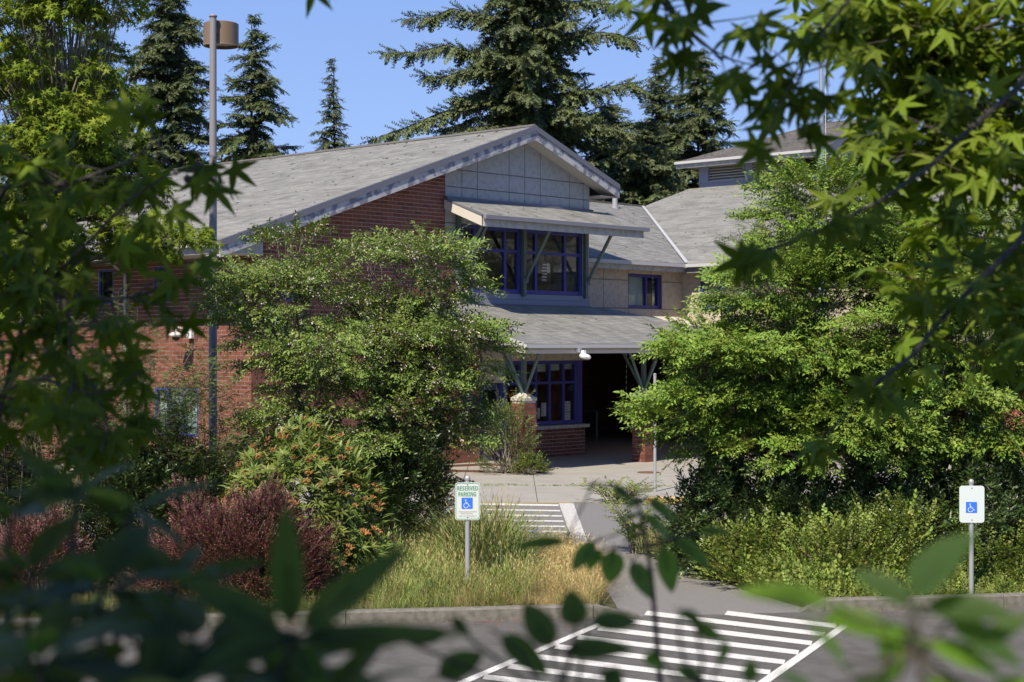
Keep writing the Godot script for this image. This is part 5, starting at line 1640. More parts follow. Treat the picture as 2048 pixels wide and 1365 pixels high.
	for i in 3: M.barberry.append(sprig(14, 0.16, 0.024, 0.014, [Color(0.14, 0.045, 0.055), Color(0.19, 0.075, 0.085), Color(0.11, 0.04, 0.045), Color(0.10, 0.10, 0.03)], Color(0.09, 0.03, 0.03), 0.9, 0.9))
	M.rhodo = []
	for i in 3: M.rhodo.append(rosette(9, 0.135, 0.034, [Color(0.125, 0.17, 0.034), Color(0.16, 0.2, 0.05), Color(0.10, 0.14, 0.027)]))
	M.rhodo_dark = []
	for i in 3: M.rhodo_dark.append(rosette(9, 0.13, 0.036, [Color(0.05, 0.085, 0.022), Color(0.065, 0.105, 0.03), Color(0.04, 0.07, 0.02)]))
	for i in 3:
		var m := mat("rh_%d" % i, lin([0.12, 0.155, 0.10][i], [0.165, 0.195, 0.14][i], [0.034, 0.05, 0.03][i]), 0.45)
		m.backlight_enabled = true
		m.backlight = Color(0.6, 0.7, 0.3)
	M.rh_leaf = blade(0.14, 0.036, 0.2, 0.3)
	M.weed = []
	for i in 3: M.weed.append(sprig(10, 0.3, 0.058, 0.045, [Color(0.16, 0.22, 0.045), Color(0.20, 0.26, 0.06), Color(0.125, 0.185, 0.035)], Color(0.12, 0.08, 0.04), 0.9, 0.5))
	M.tuft_green = tuft(18, 0.5, 0.5, [Color(0.19, 0.26, 0.06), Color(0.24, 0.30, 0.08), Color(0.15, 0.21, 0.045)], 0.004)
	M.tuft_mix = tuft(15, 0.52, 0.5, [Color(0.28, 0.30, 0.10), Color(0.35, 0.31, 0.14), Color(0.19, 0.24, 0.06)], 0.0024, true)
	M.tuft_dry = tuft(16, 0.5, 0.5, [Color(0.45, 0.33, 0.16), Color(0.54, 0.41, 0.21), Color(0.36, 0.26, 0.12)], 0.0022, true)
	M.sprays = [conifer_spray(1.0), conifer_spray(0.85), conifer_spray(1.15)]

func planting() -> void:
	# the two broad shrubby trees with small leaves
	leafy_tree("snowbell_tree", "bushy small tree with white blossom specks between the lamp post and entrance", "tree", Vector3(-2.0, 0.1, -24.3), 4, 0.07,
		[[at(720, 730, 24.3), Vector3(1.45, 1.35, 1.3)], [at(800, 560, 24.4), Vector3(0.95, 0.72, 0.9)], [at(560, 640, 24.0), Vector3(0.85, 0.8, 0.9)], [at(890, 700, 24.2), Vector3(0.8, 0.75, 0.8)], [at(640, 860, 23.8), Vector3(1.0, 0.6, 0.9)], [at(840, 870, 24.2), Vector3(0.75, 0.7, 0.8)], [at(500, 560, 24.5), Vector3(0.5, 0.3, 0.5)], [at(590, 490, 24.5), Vector3(0.3, 0.26, 0.4)]],
		M.snow_bloom, M.leaf, 92.0, [0.8, 1.25], "snowbell trees in the planted islands", Vector2(0.3, 0.55), 0.5, 0.12)
	leafy_tree("snowbell_tree", "tall bright green bushy tree hiding the flagpole and the right wing", "tree", Vector3(3.6, 0.1, -23.6), 4, 0.075,
		[[at(1610, 690, 23.6), Vector3(1.5, 1.55, 1.3)], [at(1660, 450, 23.6), Vector3(0.85, 0.7, 0.9)], [at(1375, 685, 23.4), Vector3(0.5, 0.3, 0.6)], [at(1445, 830, 23.2), Vector3(0.85, 0.6, 0.8)], [at(1470, 700, 23.0), Vector3(0.65, 0.55, 0.7)], [at(1420, 750, 23.1), Vector3(0.5, 0.4, 0.6)], [at(1590, 370, 23.8), Vector3(0.3, 0.25, 0.4)], [at(1640, 880, 22.9), Vector3(1.0, 0.55, 0.8)], [at(1520, 570, 23.2), Vector3(0.6, 0.42, 0.7)]],
		M.snow, M.leaf, 88.0, [0.85, 1.25], "snowbell trees in the planted islands", Vector2(0.3, 0.6), 0.5, 0.12)
	leafy_tree("snowbell_tree", "bushy green tree at the right edge above the faded parking sign", "tree", Vector3(6.1, 0.1, -23.2), 3, 0.075,
		[[at(1880, 660, 23.2), Vector3(1.6, 1.6, 1.4)], [at(1830, 450, 23.4), Vector3(1.0, 0.8, 0.9)], [at(2030, 620, 23.4), Vector3(1.2, 1.4, 1.2)], [at(1960, 840, 22.8), Vector3(1.3, 0.6, 0.8)], [at(1770, 850, 22.7), Vector3(0.8, 0.6, 0.7)]],
		M.snow, M.leaf, 80.0, [0.8, 1.15], "snowbell trees in the planted islands", Vector2(0.3, 0.6), 0.5, 0.12)
	# the bright star-leaved tree beyond the left island
	var sg := leafy_tree("sweetgum_tree", "tall sunlit star-leaved tree at the left in front of the firs", "tree", Vector3(-6.9, 0.0, -23.0), 1, 0.14,
		[[at(90, 90, 23.0), Vector3(0.98, 1.3, 1.0)], [at(130, 300, 23.0), Vector3(0.98, 1.1, 1.0)], [at(40, 500, 23.0), Vector3(0.9, 1.0, 0.9)], [at(230, 430, 22.8), Vector3(0.58, 0.65, 0.6)], [at(300, 475, 22.8), Vector3(0.5, 0.28, 0.5)], [at(170, -60, 23.0), Vector3(0.72, 1.0, 0.8)]],
		M.star_sprigs, M.leaf_star, 62.0, [0.85, 1.15], "", Vector2(0.3, 0.55), 0.8, 0.25, Vector2(0.95, 1.35))
	for i in 260:
		var o := obj("leaf", M.stars[i % 4], M["star_%d" % (i % 3)], sg)
		var c: Array = [[90.0, 100.0, 100.0, 170.0], [150.0, 300.0, 100.0, 120.0], [60.0, 500.0, 80.0, 90.0], [290.0, 460.0, 60.0, 30.0]][i % 4]
		var p := at(c[0] + R.randfn() * c[2] * 0.55, c[1] + R.randfn() * c[3] * 0.55, 22.0) - sg.position
		o.transform = aim(p, Vector3(rnd(-0.8, 0.8), rnd(-1, 0.1), rnd(-0.4, 0.6)), Vector3(rnd(-0.5, 0.5), rnd(0.3, 1), rnd(0.2, 1)), rnd(0.07, 0.105))
	# shrubs of the left island
	var rh := mound("rhododendron", "rounded green shrub covered with orange brown seed heads", "shrub", Vector3(at(610, 1000, 20.9).x, BED, -20.9), Vector3(1.12, 2.05, 0.95), M.rhodo, M.leaf, 900, [0.85, 1.2], "", 0.2, Vector2(0.8, 1.15))
	seed_heads(rh, Vector3(1.12, 2.05, 0.95), 110)
	for i in 240:
		var v := Vector3(R.randfn(), absf(R.randfn()) * 1.1, absf(R.randfn())).normalized()
		var p := v * Vector3(1.12, 2.05, 0.95) * rnd(0.98, 1.1)
		var o := obj("leaf", M.rh_leaf, M["rh_%d" % (i % 3)], rh)
		o.transform = aim(p, v + Vector3(rnd(-0.8, 0.8), rnd(-0.1, 0.9), rnd(-0.6, 0.6)), Vector3(rnd(-0.3, 0.3), 1, rnd(0, 0.6)), rnd(0.8, 1.15))
	mound("barberry_bush", "low purple red shrub in front of the orange seeded shrub", "shrub", Vector3(at(470, 1100, 19.9).x, BED, -19.9), Vector3(1.15, 1.22, 0.55), M.barberry, M.leaf_red, 6500, [0.75, 1.35], "purple barberry shrubs", 0.35, Vector2(0.8, 1.25), 0.6, 0.35)
	mound("barberry_bush", "purple red shrub at the left edge below the tall canes", "shrub", Vector3(at(70, 1100, 20.2).x, BED, -20.2), Vector3(0.55, 0.95, 0.5), M.barberry, M.leaf_red, 2200, [0.7, 1.25], "purple barberry shrubs", 0.35, Vector2(0.8, 1.25), 0.6, 0.35)
	stem_shrub("butterfly_bush", "tall arching shrub with narrow leaves left of the lamp post", "shrub", Vector3(at(250, 900, 22.6).x, BED, -22.6), 60, 4.7, 1.3, M.buddleia, M.leaf, [0.75, 1.25], 0.075, 0.3, "arching butterfly bushes")
	stem_shrub("butterfly_bush", "arching shrub with narrow leaves at the far left edge", "shrub", Vector3(at(20, 900, 22.2).x, BED, -22.2), 52, 4.3, 1.1, M.buddleia, M.leaf, [0.6, 1.1], 0.08, 0.3, "arching butterfly bushes")
	stem_shrub("butterfly_bush", "smaller arching shrub with narrow leaves beside the lamp post foot", "shrub", Vector3(at(410, 900, 22.9).x, BED, -22.9), 44, 3.3, 0.9, M.buddleia, M.leaf, [0.6, 1.1], 0.08, 0.35, "arching butterfly bushes")
	stem_shrub("cane_clump", "clump of upright tan canes with few leaves at the left", "shrub", Vector3(at(115, 1010, 21.2).x, BED, -21.2), 22, 2.1, 0.35, M.buddleia, M.leaf, [0.7, 1.1], 0.35, 0.1, "", M.cane, 0.4, 0.014)
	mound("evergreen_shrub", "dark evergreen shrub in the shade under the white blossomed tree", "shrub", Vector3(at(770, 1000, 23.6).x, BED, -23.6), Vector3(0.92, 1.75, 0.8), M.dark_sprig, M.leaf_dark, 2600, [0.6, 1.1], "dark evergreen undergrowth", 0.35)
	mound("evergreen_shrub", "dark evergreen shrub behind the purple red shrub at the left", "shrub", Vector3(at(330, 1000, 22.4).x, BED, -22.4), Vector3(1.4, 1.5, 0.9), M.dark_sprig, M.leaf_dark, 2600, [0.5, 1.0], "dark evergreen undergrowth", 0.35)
	# grass round the sign
	scatter("tall_grass", "tall green grass growing round the reserved parking sign", [M.tuft_green, M.tuft_mix], M.grass, PackedVector2Array([Vector2(-1.55, 19.15), Vector2(0.05, 19.4), Vector2(0.25, 20.4), Vector2(0.1, 21.8), Vector2(-0.6, 23.6), Vector2(-2.0, 23.4)]), 2600, Vector2(0.35, 1.15), [0.75, 1.3], BED, Vector2(0.6, 1.3))
	scatter("tall_grass", "taller dark grass stalks right behind the reserved parking sign", [M.tuft_mix, M.tuft_green], M.grass, PackedVector2Array([Vector2(-0.65, 21.0), Vector2(0.0, 21.0), Vector2(-0.05, 23.2), Vector2(-0.9, 23.4)]), 260, Vector2(1.2, 2.1), [0.55, 0.85])
	scatter("dry_grass", "dry tan grass beside the asphalt footpath", [M.tuft_dry, M.tuft_dry, M.tuft_mix], M.grass, PackedVector2Array([Vector2(-0.7, 19.35), Vector2(1.0, 19.55), Vector2(1.22, 22.3), Vector2(0.9, 24.2), Vector2(-0.3, 24.2), Vector2(0.0, 21.8)]), 2300, Vector2(0.3, 0.95), [0.75, 1.25], BED, Vector2(0.6, 1.3))
	scatter("ground_cover", "leafy green weeds mixed into the grass round the reserved sign", M.weed, M.leaf, PackedVector2Array([Vector2(-1.6, 19.4), Vector2(-0.1, 19.6), Vector2(0.0, 20.6), Vector2(-0.3, 22.0), Vector2(-2.0, 23.0)]), 650, Vector2(0.5, 1.0), [0.9, 1.3], BED - 0.01, Vector2(0.9, 1.3), 0.7)
	scatter("dry_grass", "thin mixed grass under the shrubs along the left kerb", [M.tuft_mix, M.tuft_green], M.grass, PackedVector2Array([Vector2(-5.8, 18.45), Vector2(-1.3, 19.15), Vector2(-1.4, 20.0), Vector2(-5.8, 19.6)]), 700, Vector2(0.3, 0.7), [0.6, 1.0])
	# weeds and evergreens of the right island
	scatter("ground_cover", "knee-high bright green weeds spreading along the right island", M.weed, M.leaf, PackedVector2Array([Vector2(2.75, 22.9), Vector2(3.2, 21.3), Vector2(3.75, 20.1), Vector2(5.2, 20.3), Vector2(5.2, 22.2), Vector2(3.6, 23.4)]), 3400, Vector2(0.8, 1.3), [0.85, 1.3], BED - 0.01, Vector2(0.9, 1.3), 0.8)
	scatter("ground_cover", "yellowing weeds under the faded parking sign at the right", M.weed, M.leaf, PackedVector2Array([Vector2(5.0, 20.3), Vector2(8.5, 20.8), Vector2(8.5, 22.0), Vector2(5.0, 22.0)]), 2200, Vector2(0.7, 1.2), [0.75, 1.25], BED - 0.01, Vector2(0.9, 1.2), 0.8)
	scatter("tall_grass", "green and tan grass at the kerb of the right island", [M.tuft_mix, M.tuft_green], M.grass, PackedVector2Array([Vector2(3.0, 21.6), Vector2(3.7, 19.95), Vector2(8.5, 20.75), Vector2(8.5, 21.2), Vector2(3.9, 20.7), Vector2(2.8, 23.0)]), 420, Vector2(0.3, 0.65), [0.8, 1.2])
	scatter("tall_grass", "sparse grass at the corner where the footpath meets the drive", [M.tuft_mix, M.tuft_green, M.tuft_dry], M.grass, PackedVector2Array([Vector2(1.9, 25.3), Vector2(2.6, 23.4), Vector2(3.4, 24.0), Vector2(3.2, 25.3)]), 420, Vector2(0.5, 1.0), [0.8, 1.2])
	for k in 5:
		var q: Array = [[3.35, 22.2, 0.75, 0.55], [4.3, 21.4, 0.95, 0.72], [5.1, 21.9, 0.9, 0.85], [6.6, 21.6, 1.1, 0.6], [3.9, 22.7, 0.8, 0.9]][k]
		mound("weed_patch", ["bright weeds at the bend of the footpath", "bright heap of weeds in the middle of the right island", "tall weeds in front of the evergreen left of the faded sign", "yellow green weeds right below the faded sign", "tall weeds under the branches of the bright green tree"][k], "weeds", Vector3(q[0], BED - 0.01, -q[1]), Vector3(q[2], q[3], 0.65), M.weed, M.leaf, 520, [0.85, 1.3], "heaps of weeds in the right island", 0.35, Vector2(0.7, 1.1), 0.7)
	stem_shrub("weed_clump", "leafy weeds beside the end of the far crosswalk", "weed", Vector3(at(1265, 1040, 26.2).x, 0.0, -25.25), 15, 1.2, 0.5, M.weed, M.leaf, [0.8, 1.15], 0.14, 0.3)
	stem_shrub("weed_clump", "low green weeds at the yellow kerb across the drive", "weed", Vector3(at(1240, 1000, 33.3).x, 0.0, -33.5), 40, 0.55, 0.9, M.weed, M.leaf, [0.7, 1.05], 0.12, 0.3)
	for k in 4:
		var px: float = [1430.0, 1590.0, 1790.0, 1990.0][k]
		var d: float = [23.3, 22.9, 22.6, 22.2][k]
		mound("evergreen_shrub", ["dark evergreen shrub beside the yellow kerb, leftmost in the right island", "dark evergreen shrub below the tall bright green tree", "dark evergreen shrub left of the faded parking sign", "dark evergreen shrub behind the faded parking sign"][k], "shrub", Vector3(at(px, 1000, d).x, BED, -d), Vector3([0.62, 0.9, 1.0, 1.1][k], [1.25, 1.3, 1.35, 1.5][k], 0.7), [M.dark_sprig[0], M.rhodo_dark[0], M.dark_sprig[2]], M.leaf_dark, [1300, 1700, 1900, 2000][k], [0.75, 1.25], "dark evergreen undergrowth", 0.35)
	# shrub at the brick pillar, with pink tips
	var sp := mound("spirea_bush", "loose light green shrub with pink tips at the foot of the brick pillar", "shrub", Vector3(at(1015, 930, 41.2).x, 0.06, -40.95), Vector3(0.68, 1.35, 0.5), [M.snow_bloom[0], M.snow_bloom[1], M.barberry[0]], M.leaf, 800, [0.6, 0.95], "", 0.5, Vector2(0.7, 1.1), 0.9)
	mound("low_shrub", "small round green shrub at the pillar's right foot", "shrub", Vector3(at(1060, 940, 40.9).x, 0.06, -40.6), Vector3(0.3, 0.22, 0.25), M.weed, M.leaf, 90, [0.7, 1.0])
	R.seed = 78
	# litter along the kerbs and seeds on the path
	var st := new_st()
	diamond(st, Vector3(0, 0.004, 0), Vector3(1, 0, 0.2), Vector3(0.1, 1, 0.1), 1.0, 0.6, Color.WHITE)
	var leaf := st.commit()
	var places := []
	var tints := PackedColorArray()
	for i in 1500:
		var x := rnd(-5.5, 1.0) if i % 3 else rnd(3.6, 9.0)
		var off := -pow(R.randf(), 2.5) * 0.8 - 0.02
		var s := rnd(0.012, 0.035)
		places.append(Transform3D(Basis.from_euler(Vector3(rnd(-0.3, 0.3), rnd(0, TAU), rnd(-0.3, 0.3))).scaled(Vector3.ONE * s), kerb_at(x, off) + Vector3(0, 0.006, 0)))
		tints.append(Color(0.28, 0.11, 0.05) * rnd(0.4, 1.4))
	for i in 500:
		var s := rnd(0.006, 0.016)
		var d := rnd(18.5, 24.5)
		places.append(Transform3D(Basis.from_euler(Vector3(rnd(-0.3, 0.3), rnd(0, TAU), 0)).scaled(Vector3.ONE * s), Vector3(rnd(1.2, 3.4 - (d - 19.0) * 0.15), 0.010, -d)))
		tints.append(Color(0.6, 0.55, 0.47))
	tag(many("leaf_litter", leaf, M.litter, self, places, tints), "brown leaf litter and pale seeds along the kerbs", "litter")

func seed_heads(rh: Node3D, r: Vector3, n: int) -> void:
	var st := new_st()
	for i in 14:
		var v := Vector3(R.randfn(), absf(R.randfn()) + 0.2, R.randfn()).normalized()
		tube(st, [v * 0.008, v * 0.04, v * 0.062], [0.003, 0.009, 0.004], 4)
	var head := st.commit()
	for i in n:
		var v := Vector3(R.randfn(), absf(R.randfn()) * 1.1, absf(R.randfn()) * 0.9).normalized()
		var o := obj("seed_head", head, M.seed_head, rh)
		o.transform = aim(v * r * rnd(1.0, 1.08), v + Vector3(0, 0.5, 0), Vector3(0.1, 0.2, 1), rnd(0.8, 1.25))

func far_trees() -> void:
	conifer("broad old fir with long drooping limbs directly behind the gable", 1055, 78, -190, 5.0, {"gaps": 0.22, "least": 0.35, "hang": 0.9, "curve": 0.5, "size": 0.75,
		"limbs": [[16.4, -6.6, 16.9, 1.0], [15.0, -6.9, 12.6, 1.5], [18.2, -5.9, 18.6, 0.5], [14.5, 5.8, 15.3, 1.0], [17.0, 5.2, 17.6, 1.0], [13.5, -4.8, 12.4, 2.0], [18.8, 4.6, 19.2, 0.8], [15.8, -5.0, 15.6, 1.5], [13.2, 5.0, 13.0, 1.0]]})
	conifer("tall dense fir just left of the lamp post", 335, 84, -60, 3.6, {"curve": 0.45, "gaps": 0.12})
	conifer("pointed fir right of the lamp post with wide lower branches", 508, 84, 22, 4.0, {"curve": 0.75, "gaps": 0.18, "least": 0.45})
	conifer("slim short fir standing alone above the long roof", 662, 92, 112, 2.6, {"curve": 0.8, "gaps": 0.2, "size": 0.5})
	conifer("dark fir behind the sunlit star-leaved tree, inner one", 190, 86, 20, 3.2, {"curve": 0.55})
	conifer("dark fir at the far left behind the star-leaved tree", 75, 82, -40, 3.4, {"curve": 0.55})
	conifer("narrow pointed fir right of the old fir, first one", 1318, 88, 112, 3.4, {"curve": 0.7})
	conifer("dense fir tree beside the roof lantern", 1400, 86, 96, 3.1, {"curve": 0.5})
	conifer("lower fir filling the gap behind the gable's right end", 1215, 84, 205, 3.6, {"curve": 0.5})
	conifer("low fir in front of the two pointed ones", 1290, 80, 240, 3.4, {"curve": 0.45})
	conifer("small fir top seen between star leaves above the lantern", 1778, 96, 95, 2.4, {"curve": 0.8, "gaps": 0.25, "size": 0.5})
	conifer("fir partly hidden by star leaves at the upper right", 1915, 92, 60, 3.4, {"curve": 0.6})
	conifer("tiny fir tip above the lantern roof ridge", 1655, 100, 208, 2.0, {"curve": 0.8, "size": 0.5})
	conifer("small fir tip peeping over the long roof beside the old fir", 790, 96, 252, 2.0, {"curve": 0.8, "size": 0.5})
	# what the windows mirror: trees right of the school and beyond its left side, small trees before the right wing
	for k in 5:
		conifer(["first", "second", "third", "fourth", "fifth"][k] + " fir of the row standing right of the school grounds", 1024.0 + [38.0, 46.0, 42.0, 50.0, 36.0][k] / [40.0, 47.0, 55.0, 62.0, 33.0][k] * F, [40.0, 47.0, 55.0, 62.0, 33.0][k], -700, 4.0, {"curve": 0.5, "from": 1.5})
	for k in 3:
		conifer(["nearest", "middle", "farthest"][k] + " fir of the row standing left of the school grounds", 1024.0 - [30.0, 34.0, 38.0][k] / [32.0, 40.0, 48.0][k] * F, [32.0, 40.0, 48.0][k], -500, 4.2, {"curve": 0.5, "from": 1.0})
	for k in 2:
		var b := school.transform * Vector3([15.4, 16.0][k], 0.0, [4.6, 8.2][k])
		leafy_tree("courtyard_tree", ["small tree close to the right wing wall, nearer the entrance", "small tree close to the right wing wall, farther from the entrance"][k], "tree", b, 1, 0.08, [[b + Vector3(0, 5.2, 0), Vector3(1.4, 2.1, 1.4)], [b + Vector3(0.3, 2.6, 0.2), Vector3(1.4, 1.3, 1.4)]], M.snow_bloom, M.leaf, 26.0, [0.6, 0.9], "small trees before the right wing", Vector2(0.4, 0.7))
	for k in 2:
		var b := school.transform * Vector3([15.7, 15.2][k], 0.02, [5.0, 7.0][k])
		mound("evergreen_shrub", ["dark shrub under the small courtyard tree nearer the entrance", "dark shrub between the two small courtyard trees"][k], "shrub", b, Vector3(1.3, 2.5, 1.2), M.dark_sprig, M.leaf_dark, 1500, [0.7, 1.1], "dark evergreen undergrowth", 0.3)

func near_plants() -> void:
	# star-leaved tree whose branches hang in from the upper right
	var rt := thing("sweetgum_tree", "near star-leaved tree whose branches hang in from the upper right", "tree", Vector3(3.3, bank(5.6) - 0.03, -5.6))
	obj("trunk", tubem([Vector3(0, 0, 0), Vector3(-0.05, 2.0, 0), Vector3(0.02, 4.0, 0.05), Vector3(0.0, 7.5, 0.0)], [0.16, 0.13, 0.11, 0.05], 12), M.bark_dark, rt)
	var D := 5.2
	var tr := rt.position
	limb(rt, [tr + Vector3(0, 1.8, 0), at(2200, 330, 5.4), at(2048, 471, 5.2), at(1993, 527, 5.1), at(1930, 587, 5.1), at(1880, 647, 5.0), at(1849, 686, 5.0), at(1782, 742, 4.9), at(1722, 791, 4.9)], 0.03, 0.006, 52, 0.1)
	limb(rt, [tr + Vector3(0, 2.2, 0), at(2200, 90, 5.4), at(2048, 165, 5.2), at(1965, 229, 5.2), at(1923, 281, 5.1), at(1880, 323, 5.1), at(1831, 348, 5.0), at(1733, 425, 5.0), at(1620, 468, 4.9), at(1545, 497, 4.8)], 0.028, 0.004, 46, 0.095)
	limb(rt, [tr + Vector3(0, 3.2, 0), at(1850, -180, 5.0), at(1697, 0, 4.9), at(1676, 14, 4.9), at(1641, 67, 4.9), at(1613, 105, 4.8), at(1589, 151, 4.8), at(1578, 211, 4.8)], 0.02, 0.004, 50, 0.092, 0.18)
	limb(rt, [tr + Vector3(0, 3.0, 0), at(1500, -160, 4.9), at(1322, -8, 4.8), at(1337, 24, 4.8), at(1368, 56, 4.8), at(1407, 85, 4.8), at(1449, 117, 4.7)], 0.018, 0.004, 34, 0.1, 0.2)
	limb(rt, [tr + Vector3(0, 3.1, 0), at(2150, -60, 6.0), at(1990, 60, 6.2), at(1860, 60, 6.3), at(1780, 100, 6.3)], 0.018, 0.004, 56, 0.1, 0.3)
	limb(rt, [tr + Vector3(0, 2.7, 0), at(2140, 220, 6.2), at(2020, 200, 6.3), at(1900, 260, 6.4), at(1820, 290, 6.4)], 0.016, 0.004, 30, 0.1, 0.3)
	crown_cloud(rt, [[Vector3(0.8, 6.2, -2.9), Vector3(1.1, 0.6, 1.0)], [Vector3(3.4, 7.6, -4.6), Vector3(1.6, 1.4, 1.6)]], 240)
	var lit := []
	for q in [[1800, 60, 6.5, 0.36, 0.22], [1980, 120, 6.5, 0.34, 0.3], [1880, 220, 6.6, 0.3, 0.2], [2010, 300, 6.4, 0.25, 0.22], [1960, 560, 6.2, 0.3, 0.22], [1740, 20, 6.4, 0.25, 0.12], [2000, 30, 6.3, 0.3, 0.2], [1900, 130, 6.5, 0.3, 0.2], [2020, 660, 6.0, 0.22, 0.2], [1830, 300, 6.5, 0.2, 0.12]]: lit.append([at(q[0], q[1], q[2]), Vector3(q[3], q[4], 0.3)])
	crown_cloud(rt, lit, 15, M.star_big)
	# star-leaved tree in the shade at the left
	var lt := thing("sweetgum_tree", "shaded near star-leaved branches at the left with hanging seed balls", "tree", Vector3(-1.785, bank(5.4) - 0.03, -5.5))
	obj("trunk", tubem([Vector3(0, 0, 0), Vector3(0.0, 2.0, 0), Vector3(-0.02, 4.5, 0.0), Vector3(0.0, 7.5, 0.0)], [0.078, 0.07, 0.06, 0.04], 12), M.bark_dark, lt)
	var tl := lt.position
	limb(lt, [tl + Vector3(0, 2.0, 0), at(0, 377, 5.3), at(130, 375, 5.2), at(165, 355, 5.1), at(245, 330, 5.1), at(330, 270, 5.0)], 0.016, 0.004, 60, 0.095, 0.2)
	limb(lt, [tl + Vector3(0, 1.4, 0.0), at(60, 600, 5.3), at(105, 558, 5.2), at(160, 500, 5.1), at(215, 445, 5.1), at(270, 395, 5.0), at(300, 365, 5.0), at(375, 345, 5.0), at(392, 333, 5.0)], 0.016, 0.003, 36, 0.09)
	limb(lt, [tl + Vector3(0, 1.45, 0), at(0, 592, 5.2), at(125, 592, 5.1), at(250, 603, 5.0), at(350, 560, 5.0)], 0.016, 0.004, 70, 0.095, 0.2)
	limb(lt, [at(125, 592, 5.1), at(142, 660, 5.0), at(140, 700, 5.0), at(165, 745, 4.9), at(200, 790, 4.9)], 0.008, 0.003, 46, 0.095)
	limb(lt, [tl + Vector3(0, 1.0, 0), at(0, 782, 5.2), at(150, 785, 5.1), at(220, 800, 5.0)], 0.014, 0.004, 46, 0.095, 0.2)
	limb(lt, [tl + Vector3(0, 2.3, 0), at(0, 440, 5.4), at(60, 470, 5.4), at(110, 520, 5.4)], 0.012, 0.004, 30, 0.095, 0.2)
	limb(lt, [tl + Vector3(0, 3.2, 0), at(350, -300, 4.7), at(600, -90, 4.5), at(636, -35, 4.45)], 0.014, 0.003, 5, 0.085, 0.05)
	for p in [at(375, 358, 5.0), at(396, 332, 5.0)]:
		var st := new_st()
		lathe(st, [[0.0, -0.013], [0.009, -0.009], [0.013, 0.0], [0.009, 0.009], [0.0, 0.013]], 10)
		for i in 26:
			var v := Vector3(R.randfn(), R.randfn(), R.randfn()).normalized()
			tube(st, [v * 0.011, v * 0.017], [0.0022, 0.0004], 4)
		var o := obj("seed_ball", st.commit(), M.bark_dark, lt)
		o.position = p - lt.position
	crown_cloud(lt, [[Vector3(-2.45, 7.0, -0.5), Vector3(1.55, 0.8, 3.6)]], 2600)
	crown_cloud(lt, [[Vector3(-0.2, 5.7, -2.2), Vector3(2.5, 0.5, 1.6)]], 1900)
	crown_cloud(lt, [[Vector3(-1.05, 5.7, -0.2), Vector3(0.42, 0.35, 0.8)]], 260)
	# the thicket at the photographer's back, which keeps the sky off the nearest leaves
	var bt := thing("sweetgum_tree", "leafy tree behind the viewpoint that shades the nearest leaves", "tree", Vector3(0.4, bank(-3.2) - 0.03, 3.2))
	obj("trunk", tubem([Vector3(0, 0, 0), Vector3(0.05, 2.5, 0), Vector3(0, 5.0, 0)], [0.14, 0.11, 0.05], 10), M.bark_dark, bt)
	crown_cloud(bt, [[Vector3(0.2, 3.9, 3.2), Vector3(5.0, 2.6, 1.0)]], 2600)
	foreground()

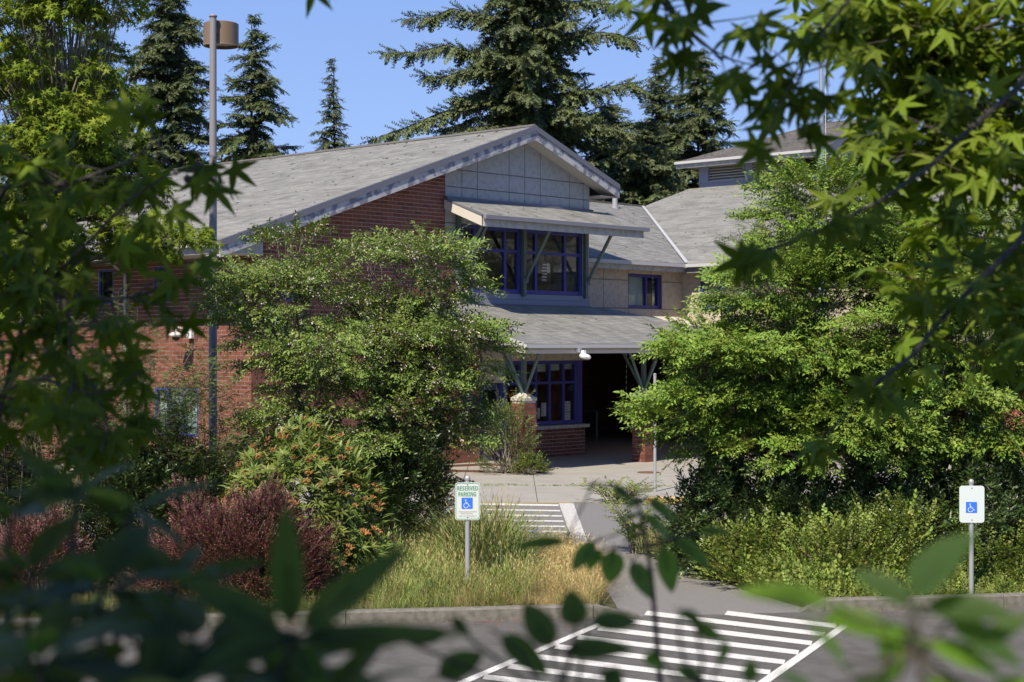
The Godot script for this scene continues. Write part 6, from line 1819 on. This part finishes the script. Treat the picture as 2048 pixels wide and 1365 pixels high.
func foreground() -> void:
	R.seed = 77
	# dark broad-leaved shrub close to the eye, lower left
	var a := thing("rhododendron", "dark broad-leaved shrub close to the lens in the lower left corner", "shrub", Vector3(-0.5, bank(1.8) - 0.02, -1.75))
	var wood := new_st()
	var hubs := [[582, 1275, 1.5], [200, 1180, 1.7], [390, 1290, 1.6], [80, 1330, 1.5], [255, 1030, 2.0], [60, 1150, 1.9], [300, 1400, 1.5], [640, 1430, 1.5], [150, 1000, 2.1], [420, 1420, 1.45], [350, 1180, 1.8], [130, 1260, 1.7], [20, 1240, 1.8], [280, 1290, 1.75], [560, 1370, 1.6], [180, 1390, 1.6], [20, 1040, 2.0]]
	for h in hubs:
		var c := at(h[0], h[1], h[2])
		tube(wood, wiggle(Vector3(rnd(-0.1, 0.1), 0, rnd(-0.1, 0.1)), c - a.position, 5, 0.04), taper(5, 0.012, 0.004), 6)
		if h[0] == 582: continue
		for k in 8:
			var an := TAU * k / 8.0 + rnd(-0.3, 0.3)
			var L := rnd(0.085, 0.125)
			var d := Vector3(cos(an), rnd(-0.2, 0.75), sin(an) * 0.9).normalized()
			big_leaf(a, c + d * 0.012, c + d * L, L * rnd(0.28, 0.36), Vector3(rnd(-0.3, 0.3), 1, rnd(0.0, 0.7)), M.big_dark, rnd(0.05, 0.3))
	var c0 := at(582, 1275, 1.5)
	for l in [[568, 1012, 0.034], [812, 1092, 0.033], [800, 1283, 0.028], [355, 1150, 0.032], [400, 1330, 0.03], [655, 1400, 0.03], [930, 1262, 0.022]]:
		big_leaf(a, c0.lerp(at(l[0], l[1], 1.5), 0.08), at(l[0], l[1], 1.48 + rnd(-0.04, 0.04)), l[2], Vector3(rnd(-0.3, 0.3), 0.5, 1), M.big_dark, 0.06)
	obj("branch", wood.commit(), M.bark_dark, a)
	# sapling with hanging pointed leaves
	var b := thing("sapling", "dark sapling with drooping pointed leaves in front of the hatched aisle", "plant", Vector3(at(1320, 1365, 2.7).x, bank(2.7) - 0.02, -2.7))
	var bs := new_st()
	var path := [b.position, at(1325, 1420, 2.7), at(1312, 1260, 2.7), at(1303, 1150, 2.7), at(1293, 1090, 2.7), at(1286, 1050, 2.7), at(1275, 1000, 2.7), at(1228, 972, 2.7), at(1188, 965, 2.7)]
	var rel := []
	for p in path: rel.append(p - b.position)
	tube(bs, rel, [0.006, 0.005, 0.0045, 0.004, 0.0035, 0.003, 0.0025, 0.002, 0.0015], 6)
	for l in [[1228, 972, 1263, 1004, 22], [1285, 1003, 1248, 1014, 17], [1298, 998, 1352, 1042, 27], [1280, 1028, 1238, 1040, 13], [1285, 1050, 1248, 1063, 14], [1282, 1068, 1244, 1084, 13], [1286, 1030, 1346, 1074, 27], [1192, 1084, 1140, 1142, 36], [1206, 1100, 1169, 1143, 26], [1226, 1100, 1221, 1170, 48], [1264, 1124, 1303, 1197, 40], [1325, 1094, 1348, 1190, 42], [1352, 1078, 1424, 1134, 34], [1400, 1064, 1468, 1062, 22], [1130, 1084, 1026, 1089, 26], [1188, 966, 1176, 970, 8]]:
		var p := at(l[0], l[1], 2.7)
		big_leaf(b, p, at(l[2], l[3], 2.7 + rnd(-0.03, 0.03)), l[4] / F * 2.7 * 1.05, Vector3(rnd(-0.4, 0.4), 0.7, 0.8), M.big_mid, 0.1)
		var near_: Vector3 = path[2]
		for q in path:
			if (q - p).length() < (near_ - p).length(): near_ = q
		tube(bs, [near_ - b.position, p - b.position], [0.0018, 0.0014], 4)
	obj("stem", bs.commit(), M.bark_dark, b)
	# rounder leaves low in the middle
	var c := thing("salal_plant", "dark plant with oval leaves low in the middle near the lens", "plant", Vector3(at(1150, 1365, 1.9).x, bank(1.9) - 0.02, -1.9))
	var cs := new_st()
	for l in [[1105, 1295, 1048, 1203, 62], [1152, 1255, 1140, 1178, 60], [1180, 1246, 1284, 1240, 46], [1000, 1272, 1104, 1352, 56], [876, 1352, 968, 1306, 58], [808, 1282, 902, 1262, 42], [1130, 1300, 1262, 1296, 50], [1390, 1250, 1445, 1280, 34], [1440, 1330, 1452, 1280, 34], [1500, 1365, 1502, 1318, 34], [1310, 1300, 1306, 1345, 44], [1210, 1340, 1245, 1380, 46], [1360, 1222, 1408, 1250, 30], [1400, 1360, 1350, 1335, 36], [905, 1235, 940, 1275, 24]]:
		var p := at(l[0], l[1], 1.9)
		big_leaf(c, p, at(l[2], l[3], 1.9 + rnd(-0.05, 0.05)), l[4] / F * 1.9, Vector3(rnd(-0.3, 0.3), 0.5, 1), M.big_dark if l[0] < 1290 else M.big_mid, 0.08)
		tube(cs, wiggle(p - c.position, at(1130 if l[0] < 1290 else 1400, 1420, 1.9) - c.position, 4, 0.01), taper(4, 0.0014, 0.003), 4)
	for hub in [1130, 1400]:
		tube(cs, [Vector3.ZERO, (at(hub, 1420, 1.9) - c.position) * Vector3(0.6, 0.55, 1), at(hub, 1420, 1.9) - c.position], [0.008, 0.006, 0.003], 6)
	obj("stem", cs.commit(), M.bark_dark, c)
	# sunlit leaves at the lower right
	var e := thing("leafy_shrub", "blurred shrub close to the lens with bright green leaves at the lower right", "shrub", Vector3(at(1800, 1365, 1.45).x, bank(1.45) - 0.02, -1.45))
	var es := new_st()
	for l in [[1660, 1208, 1468, 1172, 66, 1], [1690, 1330, 1622, 1245, 60, 1], [1640, 1240, 1850, 1268, 74, 1], [1800, 1270, 1770, 1365, 86, 1], [1820, 1190, 1945, 1062, 96, 0], [1822, 1208, 1706, 1138, 62, 0], [1850, 1215, 2030, 1222, 80, 0], [1860, 1290, 2010, 1345, 70, 1], [1900, 1240, 2050, 1330, 70, 0], [1980, 1280, 2060, 1225, 56, 0], [1640, 1390, 1560, 1345, 60, 1], [1780, 1380, 1700, 1350, 66, 0], [1930, 1390, 1850, 1350, 60, 1], [1990, 1400, 2060, 1350, 60, 1]]:
		var p := at(l[0], l[1], 1.45)
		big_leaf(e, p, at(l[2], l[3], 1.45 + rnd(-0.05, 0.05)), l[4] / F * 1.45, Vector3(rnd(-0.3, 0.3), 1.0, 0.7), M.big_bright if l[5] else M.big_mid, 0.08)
		tube(es, wiggle(p - e.position, at(1835, 1300, 1.46) - e.position, 4, 0.008), taper(4, 0.0014, 0.0026), 4)
	tube(es, [Vector3.ZERO, Vector3(0.01, 0.6, 0), at(1850, 1400, 1.46) - e.position, at(1835, 1300, 1.46) - e.position], [0.008, 0.006, 0.004, 0.0026], 6)
	obj("stem", es.commit(), M.bark_dark, e)
